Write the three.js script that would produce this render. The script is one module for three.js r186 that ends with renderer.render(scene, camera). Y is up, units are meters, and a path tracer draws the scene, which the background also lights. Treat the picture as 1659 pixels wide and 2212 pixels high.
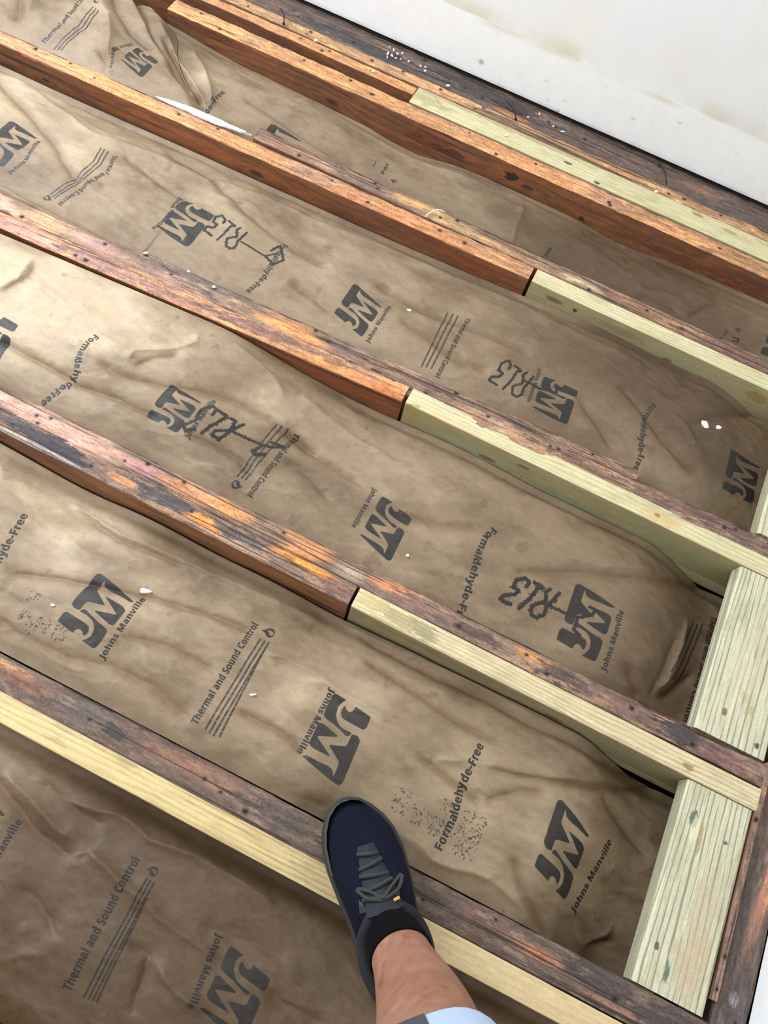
import * as THREE from 'three';
import { RectAreaLightUniformsLib } from 'three/addons/lights/RectAreaLightUniformsLib.js';
import { RoundedBoxGeometry } from 'three/addons/geometries/RoundedBoxGeometry.js';
import { ConvexGeometry } from 'three/addons/geometries/ConvexGeometry.js';
import { mergeGeometries } from 'three/addons/utils/BufferGeometryUtils.js';

// ---------------------------------------------------------------- camera, light, exposure
const scene = new THREE.Scene();
scene.background = new THREE.Color(0xbcd0e6);      // overcast sky outside the window
const camera = new THREE.PerspectiveCamera(68.98, 1659 / 2212, 0.05, 30);
camera.rotation.order = 'YXZ';
camera.position.set(0, 1.2155, -0.0184);
camera.rotation.set(-1.15205, 0.17770, 0.29631);
const renderer = new THREE.WebGLRenderer({ antialias: true });
renderer.toneMapping = THREE.LinearToneMapping;
renderer.toneMappingExposure = 0.515;
renderer.shadowMap.enabled = true;
renderer.shadowMap.type = THREE.PCFSoftShadowMap;
RectAreaLightUniformsLib.init();
// unseen ceiling panel added to brighten far wall and board tops: [x, z, width, depth, intensity]
const FILL_LAMPS = [[0.0, 1.35, 0.7, 0.7, 4]];
// window in the left wall: z range, y range, intensity of its daylight
const WIN = { x: -2.05, z0: -1.55, z1: 0.15, y0: 0.6, y1: 2.15, I: 25, color: 0xebf3ff };
const LAMP_COLOR = 0xfffaf4;

// ---------------------------------------------------------------- helpers
const X0 = -1.62, CEIL = 2.42;
const clamp = (v, a = 0, b = 1) => Math.min(b, Math.max(a, v));
const mix = (a, b, t) => a + (b - a) * t;
const smooth = (a, b, v) => { const t = clamp((v - a) / (b - a)); return t * t * (3 - 2 * t); };
function rng(seed) { let s = seed >>> 0; return () => { s = (s + 0x6d2b79f5) | 0; let t = Math.imul(s ^ (s >>> 15), 1 | s); t = (t + Math.imul(t ^ (t >>> 7), 61 | t)) ^ t; return ((t ^ (t >>> 14)) >>> 0) / 4294967296; }; }
function soft(x, pts) { let s = 0; for (let i = -3; i <= 3; i++) s += lin(x + i * .022, pts); return s / 7; }
function lin(x, pts) {
  if (x <= pts[0][0]) return pts[0][1];
  for (let i = 1; i < pts.length; i++) if (x <= pts[i][0]) return mix(pts[i - 1][1], pts[i][1], (x - pts[i - 1][0]) / (pts[i][0] - pts[i - 1][0]));
  return pts[pts.length - 1][1];
}
// tileable fractal noise tables, sampled bilinearly
const TN = 512;
function tile(freq, octaves, seed) {
  const out = new Float32Array(TN * TN); let amp = 1, sum = 0;
  for (let o = 0; o < octaves; o++, amp *= 0.55) {
    const f = freq << o, r = rng(seed + o * 77), g = new Float32Array(f * f).map(() => r());
    sum += amp;
    for (let y = 0; y < TN; y++) {
      const fy = (y / TN) * f, y0 = Math.floor(fy), ty = smooth(0, 1, fy - y0), ya = (y0 % f) * f, yb = ((y0 + 1) % f) * f;
      for (let x = 0; x < TN; x++) {
        const fx = (x / TN) * f, x0 = Math.floor(fx), tx = smooth(0, 1, fx - x0), xa = x0 % f, xb = (x0 + 1) % f;
        out[y * TN + x] += amp * mix(mix(g[ya + xa], g[ya + xb], tx), mix(g[yb + xa], g[yb + xb], tx), ty);
      }
    }
  }
  let lo = 9, hi = -9; for (const v of out) { lo = Math.min(lo, v); hi = Math.max(hi, v); }
  for (let i = 0; i < out.length; i++) out[i] = (out[i] - lo) / (hi - lo);
  return out;
}
const N4 = tile(4, 6, 11), N8 = tile(8, 5, 23), N32 = tile(32, 4, 37), N128 = tile(128, 2, 51);
function nz(T, u, v) {
  u = (u - Math.floor(u)) * TN; v = (v - Math.floor(v)) * TN;
  const x0 = u | 0, y0 = v | 0, tx = u - x0, ty = v - y0, xa = x0 & 511, xb = (x0 + 1) & 511, ya = (y0 & 511) * TN, yb = ((y0 + 1) & 511) * TN;
  return mix(mix(T[ya + xa], T[ya + xb], tx), mix(T[yb + xa], T[yb + xb], tx), ty);
}
function dataTex(data, w, h, srgb = true) {
  const t = new THREE.DataTexture(data, w, h, THREE.RGBAFormat);
  t.wrapS = THREE.ClampToEdgeWrapping; t.wrapT = THREE.RepeatWrapping;
  t.magFilter = THREE.LinearFilter; t.minFilter = THREE.LinearMipmapLinearFilter; t.generateMipmaps = true;
  if (srgb) t.colorSpace = THREE.SRGBColorSpace;
  t.needsUpdate = true; return t;
}
const used = new Map();
function numbered(n) { const k = used.get(n) ?? 0; used.set(n, k + 1); return k ? n + '_' + String(k).padStart(3, '0') : n; }
function shade(o) { o.traverse((m) => { if (m.isMesh) { m.castShadow = true; m.receiveShadow = true; } }); return o; }
function tag(o, label, category, group) { o.userData = { label, category }; if (group) o.userData.group = group; return o; }
function top(name, o) { o.name = numbered(name); scene.add(shade(o)); return o; }
function group(name, label, category, grp) { const g = new THREE.Group(); g.name = numbered(name); scene.add(g); return tag(g, label, category, grp); }
function part(name, geo, mat, parent, label) { const m = new THREE.Mesh(geo, mat); m.name = name; if (label) m.userData.label = label; parent.add(shade(m)); return m; }
function struct(name, geo, mat) { const m = new THREE.Mesh(geo, mat); m.name = name; m.userData.kind = 'structure'; scene.add(shade(m)); return m; }
function box(x0, x1, y0, y1, z0, z1) { const g = new THREE.BoxGeometry(x1 - x0, y1 - y0, z1 - z0); return g.translate((x0 + x1) / 2, (y0 + y1) / 2, (z0 + z1) / 2); }
function gridGeo(nu, nv, fn) {          // fn(i/nu, j/nv) -> [x, y, z, u, v]
  const p = [], t = [], ix = [];
  for (let j = 0; j <= nv; j++) for (let i = 0; i <= nu; i++) { const q = fn(i / nu, j / nv); p.push(q[0], q[1], q[2]); t.push(q[3] ?? i / nu, q[4] ?? j / nv); }
  for (let j = 0; j < nv; j++) for (let i = 0; i < nu; i++) { const a = j * (nu + 1) + i, b = a + 1, c = a + nu + 1, d = c + 1; ix.push(a, c, b, b, c, d); }
  const g = new THREE.BufferGeometry();
  g.setAttribute('position', new THREE.Float32BufferAttribute(p, 3)); g.setAttribute('uv', new THREE.Float32BufferAttribute(t, 2)); g.setIndex(ix); g.computeVertexNormals(); return g;
}

// ---------------------------------------------------------------- measurements of the place, metres: x along the joists, z across them
const BAYS = {
  1: { zF: [[-1.7,-1.474],[.7,-1.474]], zN: [[-1.7,-1.182],[-.76,-1.208],[-.72,-1.262],[.7,-1.262]], yF: [[-1.7,-.03],[-1.07,-.035],[-.99,-.056],[-.53,-.07],[-.465,-.095],[-.348,-.063],[-.01,-.062],[.09,-.082],[.2,-.063],[.45,-.058]], yN: [[-1.7,-.02],[-.75,-.02],[-.6,-.035],[.7,-.04]], bulge: 0.022, drop: 0 },
  2: { zF: [[-1.7,-1.141],[-1.34,-1.149],[-.055,-1.181],[.7,-1.181]], zN: [[-1.7,-.79],[-1.08,-.8],[-.775,-.806],[-.772,-.831],[.3,-.867],[.31,-.856],[.7,-.856]], yF: [[-1.39,-.045],[-1.1,-.05],[-.87,-.05],[-.39,-.055],[-.06,-.048],[.1,-.035],[.3,-.044],[.51,-.036]], yN: [[-1.7,-.015],[-.85,-.015],[-.7,-.02],[.2,-.025],[.7,-.06]], bulge: 0.022, drop: 0.05 },
  3: { zF: [[-1.7,-.7],[-1.05,-.722],[-.165,-.773],[.7,-.773]], zN: [[-1.7,-.437],[.7,-.45]], yF: [[-1.7,-.002],[-.5,-.002],[-.43,-.03],[-.34,-.05],[-.2,-.07],[.0,-.055],[.11,-.07],[.4,-.066],[.55,-.065]], yN: [[-1.7,-.02],[-.3,-.03],[.7,-.045]], bulge: 0.022, drop: 0.075 },
  4: { zF: [[-1.7,-.357],[-.7,-.362],[.7,-.366]], zN: [[-1.7,-.043],[.7,-.057]], yF: [[-.8,-.05],[-.7,-.07],[-.587,-.09],[-.46,-.05],[-.35,-.075],[-.2,-.062],[-.07,-.09],[0,-.066],[.15,-.07],[.33,-.05],[.48,-.076],[.6,-.07]], yN: [[-1.7,-.02],[.1,-.02],[.4,-.05],[.7,-.07]], bulge: 0.022, drop: 0.085 },
  5: { zF: [[-1.7,.04],[.8,.04]], zN: [[-1.7,.365],[.8,.365]], yF: [[-1.7,-.05],[.8,-.055]], yN: [[-1.7,-.05],[.8,-.05]], bulge: 0.03, drop: 0 },
};
const PRINTS = [
  [4,"logo",[-.404,-.118],[-.478,-.13],[-.47,-.229]],
  [4,"text","Johns Manville",13,[-.38,-.111],[-.381,-.228]],
  [4,"text","Thermal and Sound Control",14,[-.198,-.089],[-.195,-.277]],
  [4,"bar",.0022,[-.18,-.256],[-.183,-.088]],
  [4,"bar",.0022,[-.172,-.257],[-.175,-.087]],
  [4,"bar",.0022,[-.165,-.258],[-.167,-.086]],
  [4,"bar",.0022,[-.165,-.247],[-.158,-.089]],
  [4,"flame",[-.173,-.273],[-.187,-.272]],
  [4,"logo",[-.028,-.232],[.041,-.223],[.042,-.108]],
  [4,"text","Johns Manville",13,[-.039,-.235],[-.04,-.122]],
  [4,"text","Formaldehyde-Free",16,[.228,-.092],[.23,-.148],[.223,-.197],[.228,-.269]],
  [4,"logo",[.443,-.118],[.37,-.138],[.372,-.247]],
  [4,"text","Johns Manville",14,[.473,-.109],[.499,-.238]],
  [4,"text","Formaldehyde-Free",16,[-.592,-.074],[-.642,-.266]],
  [3,"logo",[-.498,-.512],[-.562,-.516],[-.552,-.589]],
  [3,"text","Johns Manville",13,[-.471,-.513],[-.465,-.601]],
  [3,"ink",.006,[-.457,-.573],[-.455,-.585],[-.465,-.588],[-.476,-.576],[-.481,-.563],[-.477,-.549],[-.485,-.539],[-.493,-.53],[-.484,-.522],[-.471,-.534]],
  [3,"ink",.006,[-.451,-.585],[-.433,-.584],[-.447,-.556],[-.457,-.533]],
  [3,"ink",.006,[-.426,-.584],[-.417,-.584],[-.414,-.564],[-.424,-.539],[-.439,-.539],[-.438,-.549],[-.414,-.564],[-.401,-.587]],
  [3,"ink",.005,[-.414,-.564],[-.385,-.566],[-.352,-.57],[-.335,-.575],[-.317,-.588],[-.342,-.583]],
  [3,"ink",.006,[-.352,-.57],[-.362,-.549],[-.355,-.545],[-.34,-.557]],
  [3,"text","Thermal and Sound Control",13,[-.316,-.627],[-.328,-.47]],
  [3,"bar",.0022,[-.353,-.625],[-.36,-.491]],
  [3,"bar",.0022,[-.343,-.626],[-.352,-.493]],
  [3,"bar",.0022,[-.33,-.628],[-.345,-.493]],
  [3,"flame",[-.354,-.478],[-.341,-.477]],
  [3,"logo",[-.112,-.588],[-.047,-.573],[-.049,-.482]],
  [3,"text","Johns Manville",12,[-.136,-.595],[-.137,-.507]],
  [3,"text","Formaldehyde-Free",16,[.092,-.635],[.083,-.606],[.084,-.562],[.09,-.532],[.095,-.487],[.098,-.453],[.097,-.425]],
  [3,"logo",[.349,-.486],[.275,-.492],[.276,-.608]],
  [3,"text","Johns Manville",13,[.375,-.48],[.369,-.598]],
  [3,"ink",.007,[.192,-.556],[.194,-.566],[.184,-.572],[.171,-.558],[.17,-.542],[.182,-.542],[.178,-.532],[.161,-.521],[.157,-.511],[.178,-.511]],
  [3,"ink",.007,[.202,-.57],[.221,-.569],[.211,-.562],[.205,-.538],[.194,-.511]],
  [3,"ink",.007,[.233,-.573],[.227,-.564],[.233,-.548],[.226,-.54],[.213,-.527],[.218,-.511],[.229,-.511],[.239,-.522],[.238,-.538],[.251,-.574]],
  [3,"ink",.006,[.226,-.54],[.247,-.543],[.278,-.543],[.296,-.546],[.318,-.562],[.321,-.576],[.31,-.576]],
  [3,"ink",.006,[.296,-.546],[.296,-.522],[.31,-.517]],
  [3,"text","Thermal and Sound Control",14,[.558,-.716],[.554,-.665],[.558,-.489]],
  [3,"bar",.0022,[.531,-.679],[.512,-.545]],
  [3,"bar",.0022,[.541,-.684],[.523,-.542]],
  [3,"bar",.0022,[.52,-.676],[.5,-.552]],
  [3,"text","Formaldehyde-Free",15,[-.729,-.611],[-.734,-.586],[-.732,-.552],[-.721,-.53],[-.718,-.511],[-.731,-.493],[-.738,-.47],[-.746,-.453]],
  [3,"logo",[-.938,-.564],[-.861,-.56],[-.854,-.475]],
  [3,"text","Johns Manville",12,[-.962,-.562],[-.927,-.488]],
  [2,"logo",[-1.131,-.871],[-1.198,-.876],[-1.195,-.987]],
  [2,"text","Johns Manville",11,[-1.107,-.863],[-1.097,-.908],[-1.114,-.975]],
  [2,"text","Thermal and Sound Control",12,[-.974,-1.026],[-.956,-.976],[-.966,-.941],[-.971,-.891],[-.982,-.846]],
  [2,"bar",.0022,[-1.007,-1.033],[-.994,-.99],[-.993,-.952],[-.997,-.917],[-1.008,-.859]],
  [2,"bar",.0022,[-.998,-1.032],[-.985,-.988],[-.984,-.949],[-.988,-.915],[-1.001,-.855]],
  [2,"bar",.0022,[-.988,-1.032],[-.976,-.985],[-.977,-.948],[-.981,-.913],[-.995,-.853]],
  [2,"flame",[-1.007,-.849],[-.995,-.847]],
  [2,"logo",[-.776,-.994],[-.702,-.988],[-.711,-.894]],
  [2,"text","Johns Manville",11,[-.791,-.997],[-.79,-.964],[-.78,-.941],[-.793,-.893]],
  [2,"ink",.005,[-.677,-.981],[-.677,-.99],[-.689,-.998],[-.698,-.987],[-.696,-.973],[-.685,-.971],[-.686,-.962],[-.701,-.955],[-.702,-.946],[-.682,-.943]],
  [2,"ink",.005,[-.67,-.992],[-.652,-.988],[-.66,-.983],[-.661,-.962],[-.667,-.94]],
  [2,"ink",.005,[-.641,-.989],[-.645,-.982],[-.636,-.966],[-.641,-.961],[-.651,-.951],[-.644,-.936],[-.633,-.934],[-.626,-.942],[-.629,-.957],[-.624,-.986]],
  [2,"ink",.004,[-.623,-.96],[-.596,-.959],[-.564,-.956],[-.546,-.977]],
  [2,"ink",.005,[-.564,-.956],[-.539,-.945],[-.527,-.967],[-.551,-.997],[-.561,-.975]],
  [2,"text","Formaldehyde-Free",14,[-.551,-1.01],[-.548,-.961],[-.546,-.916],[-.556,-.861]],
  [2,"logo",[-.304,-.88],[-.376,-.903],[-.371,-.99]],
  [2,"text","Johns Manville",11,[-.283,-.875],[-.281,-.975]],
  [2,"text","Thermal and Sound Control",12,[-.136,-1.031],[-.134,-.87]],
  [2,"bar",.0022,[-.175,-1.025],[-.167,-.875]],
  [2,"bar",.0022,[-.164,-1.029],[-.158,-.878]],
  [2,"bar",.0022,[-.153,-1.029],[-.148,-.88]],
  [2,"ink",.005,[-.01,-.957],[-.009,-.966],[-.018,-.974],[-.028,-.962],[-.028,-.946],[-.017,-.944],[-.02,-.934],[-.034,-.926],[-.036,-.916],[-.017,-.914]],
  [2,"ink",.005,[-.002,-.969],[.014,-.965],[.007,-.96],[.004,-.936],[-.003,-.911]],
  [2,"ink",.005,[.025,-.967],[.02,-.959],[.027,-.942],[.022,-.936],[.012,-.925],[.018,-.908],[.028,-.907],[.035,-.916],[.033,-.932],[.041,-.965]],
  [2,"ink",.005,[.025,-.948],[.062,-.946],[.095,-.952],[.093,-.969]],
  [2,"logo",[.062,-.976],[.133,-.977],[.138,-.9]],
  [2,"text","Johns Manville",10,[.043,-.988],[.05,-.907]],
  [2,"text","Formaldehyde-free",14,[.277,-1.036],[.272,-.989],[.282,-.943],[.293,-.91],[.294,-.88]],
  [2,"logo",[.55,-.959],[.478,-.948],[.471,-1.041]],
  [2,"text","Johns Manville",12,[.577,-.957],[.57,-1.076]],
  [1,"text","Thermal and Sound Control",12,[-1.263,-1.204],[-1.243,-1.264],[-1.243,-1.304],[-1.26,-1.38]],
  [1,"bar",.0022,[-1.238,-1.203],[-1.213,-1.274],[-1.223,-1.343]],
  [1,"bar",.0022,[-1.23,-1.205],[-1.204,-1.273],[-1.215,-1.342]],
  [1,"bar",.0022,[-1.222,-1.208],[-1.196,-1.274],[-1.207,-1.339]],
  [1,"flame",[-1.227,-1.361],[-1.238,-1.359]],
  [1,"logo",[-1.082,-1.303],[-1.024,-1.291],[-1.031,-1.232]],
  [1,"text","Johns Manville",11,[-1.1,-1.305],[-1.116,-1.255],[-1.102,-1.216]],
  [1,"text","Formaldehyde-Free",13,[-.857,-1.115],[-.87,-1.257],[-.871,-1.321]],
  [1,"logo",[-.671,-1.212],[-.743,-1.212],[-.733,-1.294]],
  [1,"text","Formaldehyde-Free",13,[-.048,-1.156],[-.043,-1.313]],
  [1,"text","years",9,[.374,-1.314],[.372,-1.295]],
  [1,"text","of",9,[.369,-1.291],[.368,-1.278]],
  [1,"flame",[.399,-1.324],[.39,-1.323]],
  [1,"ink",.004,[.394,-1.301],[.407,-1.302],[.406,-1.293],[.395,-1.292]],
  [1,"text","For",9,[-.46,-1.311],[-.465,-1.353]],
  [1,"flame",[-.432,-1.307],[-.442,-1.308]],
  [1,"ink",.002,[-.506,-1.337],[-.491,-1.337],[-.491,-1.322]],
  [1,"logo",[.524,-1.295],[.46,-1.293],[.466,-1.387]],
  [5,"text","Thermal and Sound Control",15,[-.167,.29],[-.174,.111]],
  [5,"bar",.0022,[-.147,.288],[-.151,.128]],
  [5,"bar",.0022,[-.14,.287],[-.145,.128]],
  [5,"bar",.0022,[-.134,.286],[-.139,.128]],
  [5,"bar",.0022,[-.128,.285],[-.136,.148]],
  [5,"flame",[-.149,.116],[-.16,.116]],
  [5,"logo",[.003,.151],[.072,.163],[.073,.247]],
  [5,"text","Johns Manville",14,[-.024,.147],[-.014,.238]],
  [5,"logo",[-.38,.231],[-.448,.217],[-.45,.127]],
  [5,"text","Johns Manville",14,[-.346,.238],[-.354,.14]],
];
const SMUDGES = [
  [4,.139,-.138,.012,10],
  [4,.139,-.12,.012,12],
  [4,.175,-.122,.014,16],
  [4,.204,-.121,.014,26],
  [4,.209,-.154,.01,10],
  [4,.257,-.147,.02,40],
  [4,.256,-.114,.016,14],
  [4,.265,-.111,.014,12],
  [4,.231,-.124,.012,10],
  [4,-.535,-.146,.01,12],
  [4,-.527,-.112,.01,14],
  [4,-.494,-.115,.012,16],
  [4,-.464,-.115,.012,20],
  [4,-.506,-.101,.01,10],
  [1,.018,-1.426,.01,8],
];
const CREASES = [
  [4,-5,9,[-.609,-.154],[-.57,-.173],[-.52,-.192],[-.455,-.21],[-.373,-.234],[-.278,-.253],[-.186,-.263]],
  [4,-5,11,[-.386,-.151],[-.331,-.171],[-.291,-.177],[-.247,-.176],[-.203,-.173]],
  [4,-5,16,[-.578,-.09],[-.503,-.084],[-.429,-.089],[-.358,-.109],[-.292,-.111],[-.204,-.091]],
  [4,4,8,[-.61,-.325],[-.54,-.313],[-.486,-.307],[-.425,-.313],[-.365,-.318],[-.294,-.322],[-.189,-.331],[-.103,-.341]],
  [4,-3,7,[-.591,-.319],[-.528,-.304],[-.478,-.297],[-.411,-.305],[-.352,-.31]],
  [4,-5,8,[-.041,-.345],[.042,-.338],[.164,-.343],[.293,-.339],[.438,-.346],[.565,-.378]],
  [4,4,9,[-.073,-.355],[.035,-.354],[.158,-.364],[.288,-.357],[.433,-.362]],
  [4,-5,8,[.125,-.205],[.163,-.197],[.205,-.192],[.246,-.185],[.268,-.173]],
  [4,4,9,[.156,-.205],[.203,-.232],[.27,-.249],[.329,-.264],[.492,-.338],[.567,-.371]],
  [4,-6,9,[.24,-.238],[.31,-.256],[.391,-.282],[.495,-.329],[.576,-.372]],
  [4,-4,10,[.358,-.249],[.308,-.232],[.268,-.196],[.268,-.173]],
  [4,4,9,[.187,-.089],[.219,-.076],[.253,-.08],[.313,-.092],[.338,-.086],[.378,-.075],[.408,-.056]],
  [4,-4,10,[.316,-.141],[.34,-.128],[.363,-.1],[.41,-.07],[.451,-.051]],
  [4,-5,8,[.446,-.297],[.492,-.277],[.531,-.26],[.581,-.245]],
  [4,-5,10,[-.166,-.134],[-.129,-.137],[-.093,-.139],[-.05,-.131],[-.016,-.115]],
  [4,4,8,[-.169,-.232],[-.129,-.247],[-.072,-.246],[-.027,-.241],[.034,-.237],[.081,-.228]],
  [4,3,10,[-.095,-.223],[-.051,-.238],[.032,-.224],[.09,-.208]],
  [4,-4,9,[-.017,-.311],[.095,-.296],[.176,-.286],[.269,-.282]],
  [4,-3,12,[-.01,-.066],[.035,-.073],[.053,-.067]],
  [4,5,10,[.473,-.089],[.513,-.075],[.547,-.105],[.554,-.13]],
  [4,-5,9,[.508,-.066],[.544,-.092],[.574,-.102]],
  [3,-5,9,[-.89,-.516],[-.855,-.519],[-.812,-.517],[-.767,-.516],[-.726,-.513],[-.702,-.508],[-.663,-.515],[-.621,-.519],[-.563,-.519],[-.529,-.516]],
  [3,-5,12,[-.698,-.562],[-.647,-.562],[-.607,-.567],[-.556,-.581],[-.509,-.6],[-.445,-.618],[-.37,-.624],[-.306,-.613],[-.253,-.605]],
  [3,4,8,[-.645,-.577],[-.644,-.612],[-.597,-.647],[-.558,-.691],[-.575,-.72]],
  [3,-3,8,[-.634,-.577],[-.61,-.618],[-.565,-.657]],
  [3,-5,10,[-.483,-.52],[-.431,-.521],[-.395,-.524],[-.369,-.52],[-.323,-.505]],
  [3,-5,9,[-.346,-.616],[-.302,-.614],[-.263,-.606],[-.22,-.598],[-.15,-.593]],
  [3,-4,12,[-.318,-.565],[-.277,-.567],[-.247,-.557],[-.185,-.53]],
  [3,-5,14,[.154,-.565],[.191,-.59],[.273,-.632],[.337,-.653],[.429,-.705],[.569,-.8]],
  [3,3,12,[.117,-.637],[.177,-.642],[.224,-.643],[.307,-.663],[.413,-.718]],
  [3,-5,9,[.392,-.517],[.414,-.504],[.446,-.478],[.463,-.462]],
  [3,-4,9,[.496,-.633],[.487,-.587],[.481,-.527],[.475,-.478]],
  [3,5,8,[.502,-.679],[.509,-.611],[.501,-.539],[.482,-.5]],
  [3,-7,8,[.55,-.586],[.531,-.551],[.511,-.517],[.486,-.493]],
  [3,-3,14,[-.1,-.587],[-.062,-.567],[.012,-.59],[.082,-.627]],
  [3,4,10,[-.356,-.706],[-.243,-.682],[-.126,-.666],[.014,-.676],[.152,-.705]],
  [3,4,9,[-.51,-.731],[-.443,-.717],[-.394,-.703],[-.36,-.676]],
  [3,-3,10,[-.924,-.595],[-.908,-.656],[-.924,-.704]],
  [3,4,10,[-.938,-.586],[-.918,-.642],[-.936,-.712]],
  [2,-6,14,[-1.357,-1.105],[-1.301,-1.081],[-1.209,-1.042],[-1.101,-.992],[-1.016,-.937],[-.968,-.916]],
  [2,-5,12,[-.965,-1.044],[-.878,-1.014],[-.802,-1.0],[-.749,-.987]],
  [2,-5,12,[-.908,-1.11],[-.78,-1.09],[-.704,-1.059],[-.609,-1.022],[-.517,-1.004],[-.429,-1.002]],
  [2,9,11,[-1.12,-.817],[-1.098,-.817],[-1.015,-.815],[-.931,-.812],[-.844,-.81],[-.786,-.81]],
  [2,3,8,[-.726,-1.04],[-.673,-1.065],[-.627,-1.063]],
  [2,4,10,[-1.252,-1.109],[-1.047,-1.059],[-.888,-1.08],[-.773,-1.079],[-.648,-1.109],[-.505,-1.107],[-.37,-1.131],[-.181,-1.132],[-.052,-1.136],[.089,-1.119],[.25,-1.118]],
  [2,-4,8,[.277,-1.065],[.318,-1.079],[.359,-1.1]],
  [2,-4,8,[.311,-1.1],[.343,-1.133],[.388,-1.138]],
  [2,-5,12,[.358,-1.021],[.409,-1.08],[.464,-1.141],[.554,-1.224]],
  [2,-5,10,[.196,-1.043],[.258,-1.011],[.324,-.966],[.385,-.94],[.435,-.936]],
  [2,-5,12,[-.35,-1.017],[-.314,-1.009],[-.247,-1.001],[-.179,-1.005],[-.078,-1.013],[.021,-1.011]],
  [2,-4,12,[-.269,-.959],[-.177,-.941],[-.103,-.925],[-.032,-.94]],
  [2,-4,12,[-.498,-.929],[-.428,-.918],[-.375,-.897]],
  [2,4,9,[.31,-1.036],[.353,-1.022],[.388,-.992],[.427,-.985]],
  [2,-4,9,[.282,-1.001],[.345,-.966],[.416,-.922]],
  [2,-5,10,[.128,-.97],[.208,-.923],[.251,-.893]],
  [1,-16,12,[-1.229,-1.494],[-1.101,-1.371],[-1.021,-1.314],[-.958,-1.282],[-.885,-1.253]],
  [1,15,12,[-1.246,-1.481],[-1.141,-1.396],[-1.067,-1.34],[-.996,-1.297]],
  [1,13,10,[-1.101,-1.411],[-.986,-1.328],[-.882,-1.257]],
  [1,-11,9,[-1.069,-1.372],[-.998,-1.326],[-.924,-1.275]],
  [1,9,12,[-1.017,-1.41],[-.962,-1.37],[-.903,-1.309],[-.868,-1.261]],
  [1,-13,14,[-1.263,-1.458],[-1.185,-1.375],[-1.126,-1.34],[-1.043,-1.312]],
  [1,12,16,[-1.3,-1.441],[-1.222,-1.369],[-1.183,-1.343],[-1.138,-1.28],[-1.111,-1.228]],
  [1,-5,10,[-1.153,-1.247],[-1.115,-1.225],[-1.097,-1.215]],
  [1,-12,18,[-1.392,-1.317],[-1.35,-1.24],[-1.367,-1.21]],
  [1,12,18,[-1.352,-1.349],[-1.327,-1.287],[-1.335,-1.227]],
  [1,-4,9,[.16,-1.279],[.192,-1.309],[.246,-1.312],[.285,-1.294]],
  [1,-5,9,[.285,-1.294],[.313,-1.343],[.357,-1.397]],
  [1,4,9,[.148,-1.218],[.204,-1.277],[.249,-1.276]],
  [1,-4,8,[.165,-1.322],[.223,-1.348],[.285,-1.364]],
  [1,-4,14,[-.838,-1.332],[-.732,-1.313],[-.603,-1.295],[-.508,-1.293]],
  [1,4,10,[-.605,-1.418],[-.48,-1.414],[-.356,-1.397],[-.241,-1.405],[-.142,-1.427]],
  [1,3,9,[-.151,-1.417],[-.138,-1.346],[-.127,-1.269]],
  [5,-6,12,[-.441,.1],[-.414,.113],[-.339,.142],[-.287,.148],[-.251,.15]],
  [5,6,11,[-.429,.095],[-.369,.109],[-.303,.127],[-.239,.134],[-.166,.149],[-.103,.163],[-.043,.169],[.001,.174]],
  [5,5,10,[-.387,.081],[-.312,.09],[-.224,.072],[-.177,.082],[-.105,.07],[-.044,.073],[.039,.081]],
  [5,-5,12,[-.316,.214],[-.277,.215],[-.245,.227],[-.218,.251]],
  [5,-6,10,[-.138,.207],[-.096,.21],[-.086,.242],[-.074,.288]],
  [5,5,10,[-.087,.211],[-.038,.23],[.021,.232]],
  [5,-5,12,[.064,.179],[.131,.182],[.18,.178]],
  [5,-4,14,[-.058,.151],[.01,.139],[.096,.131]],
  [5,-5,10,[-.29,.128],[-.246,.134],[-.253,.157]],
  [5,4,14,[-.273,.302],[-.246,.276],[-.206,.258]],
  [5,-4,12,[-.382,.093],[-.348,.084],[-.283,.096],[-.236,.094]],
];
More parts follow.
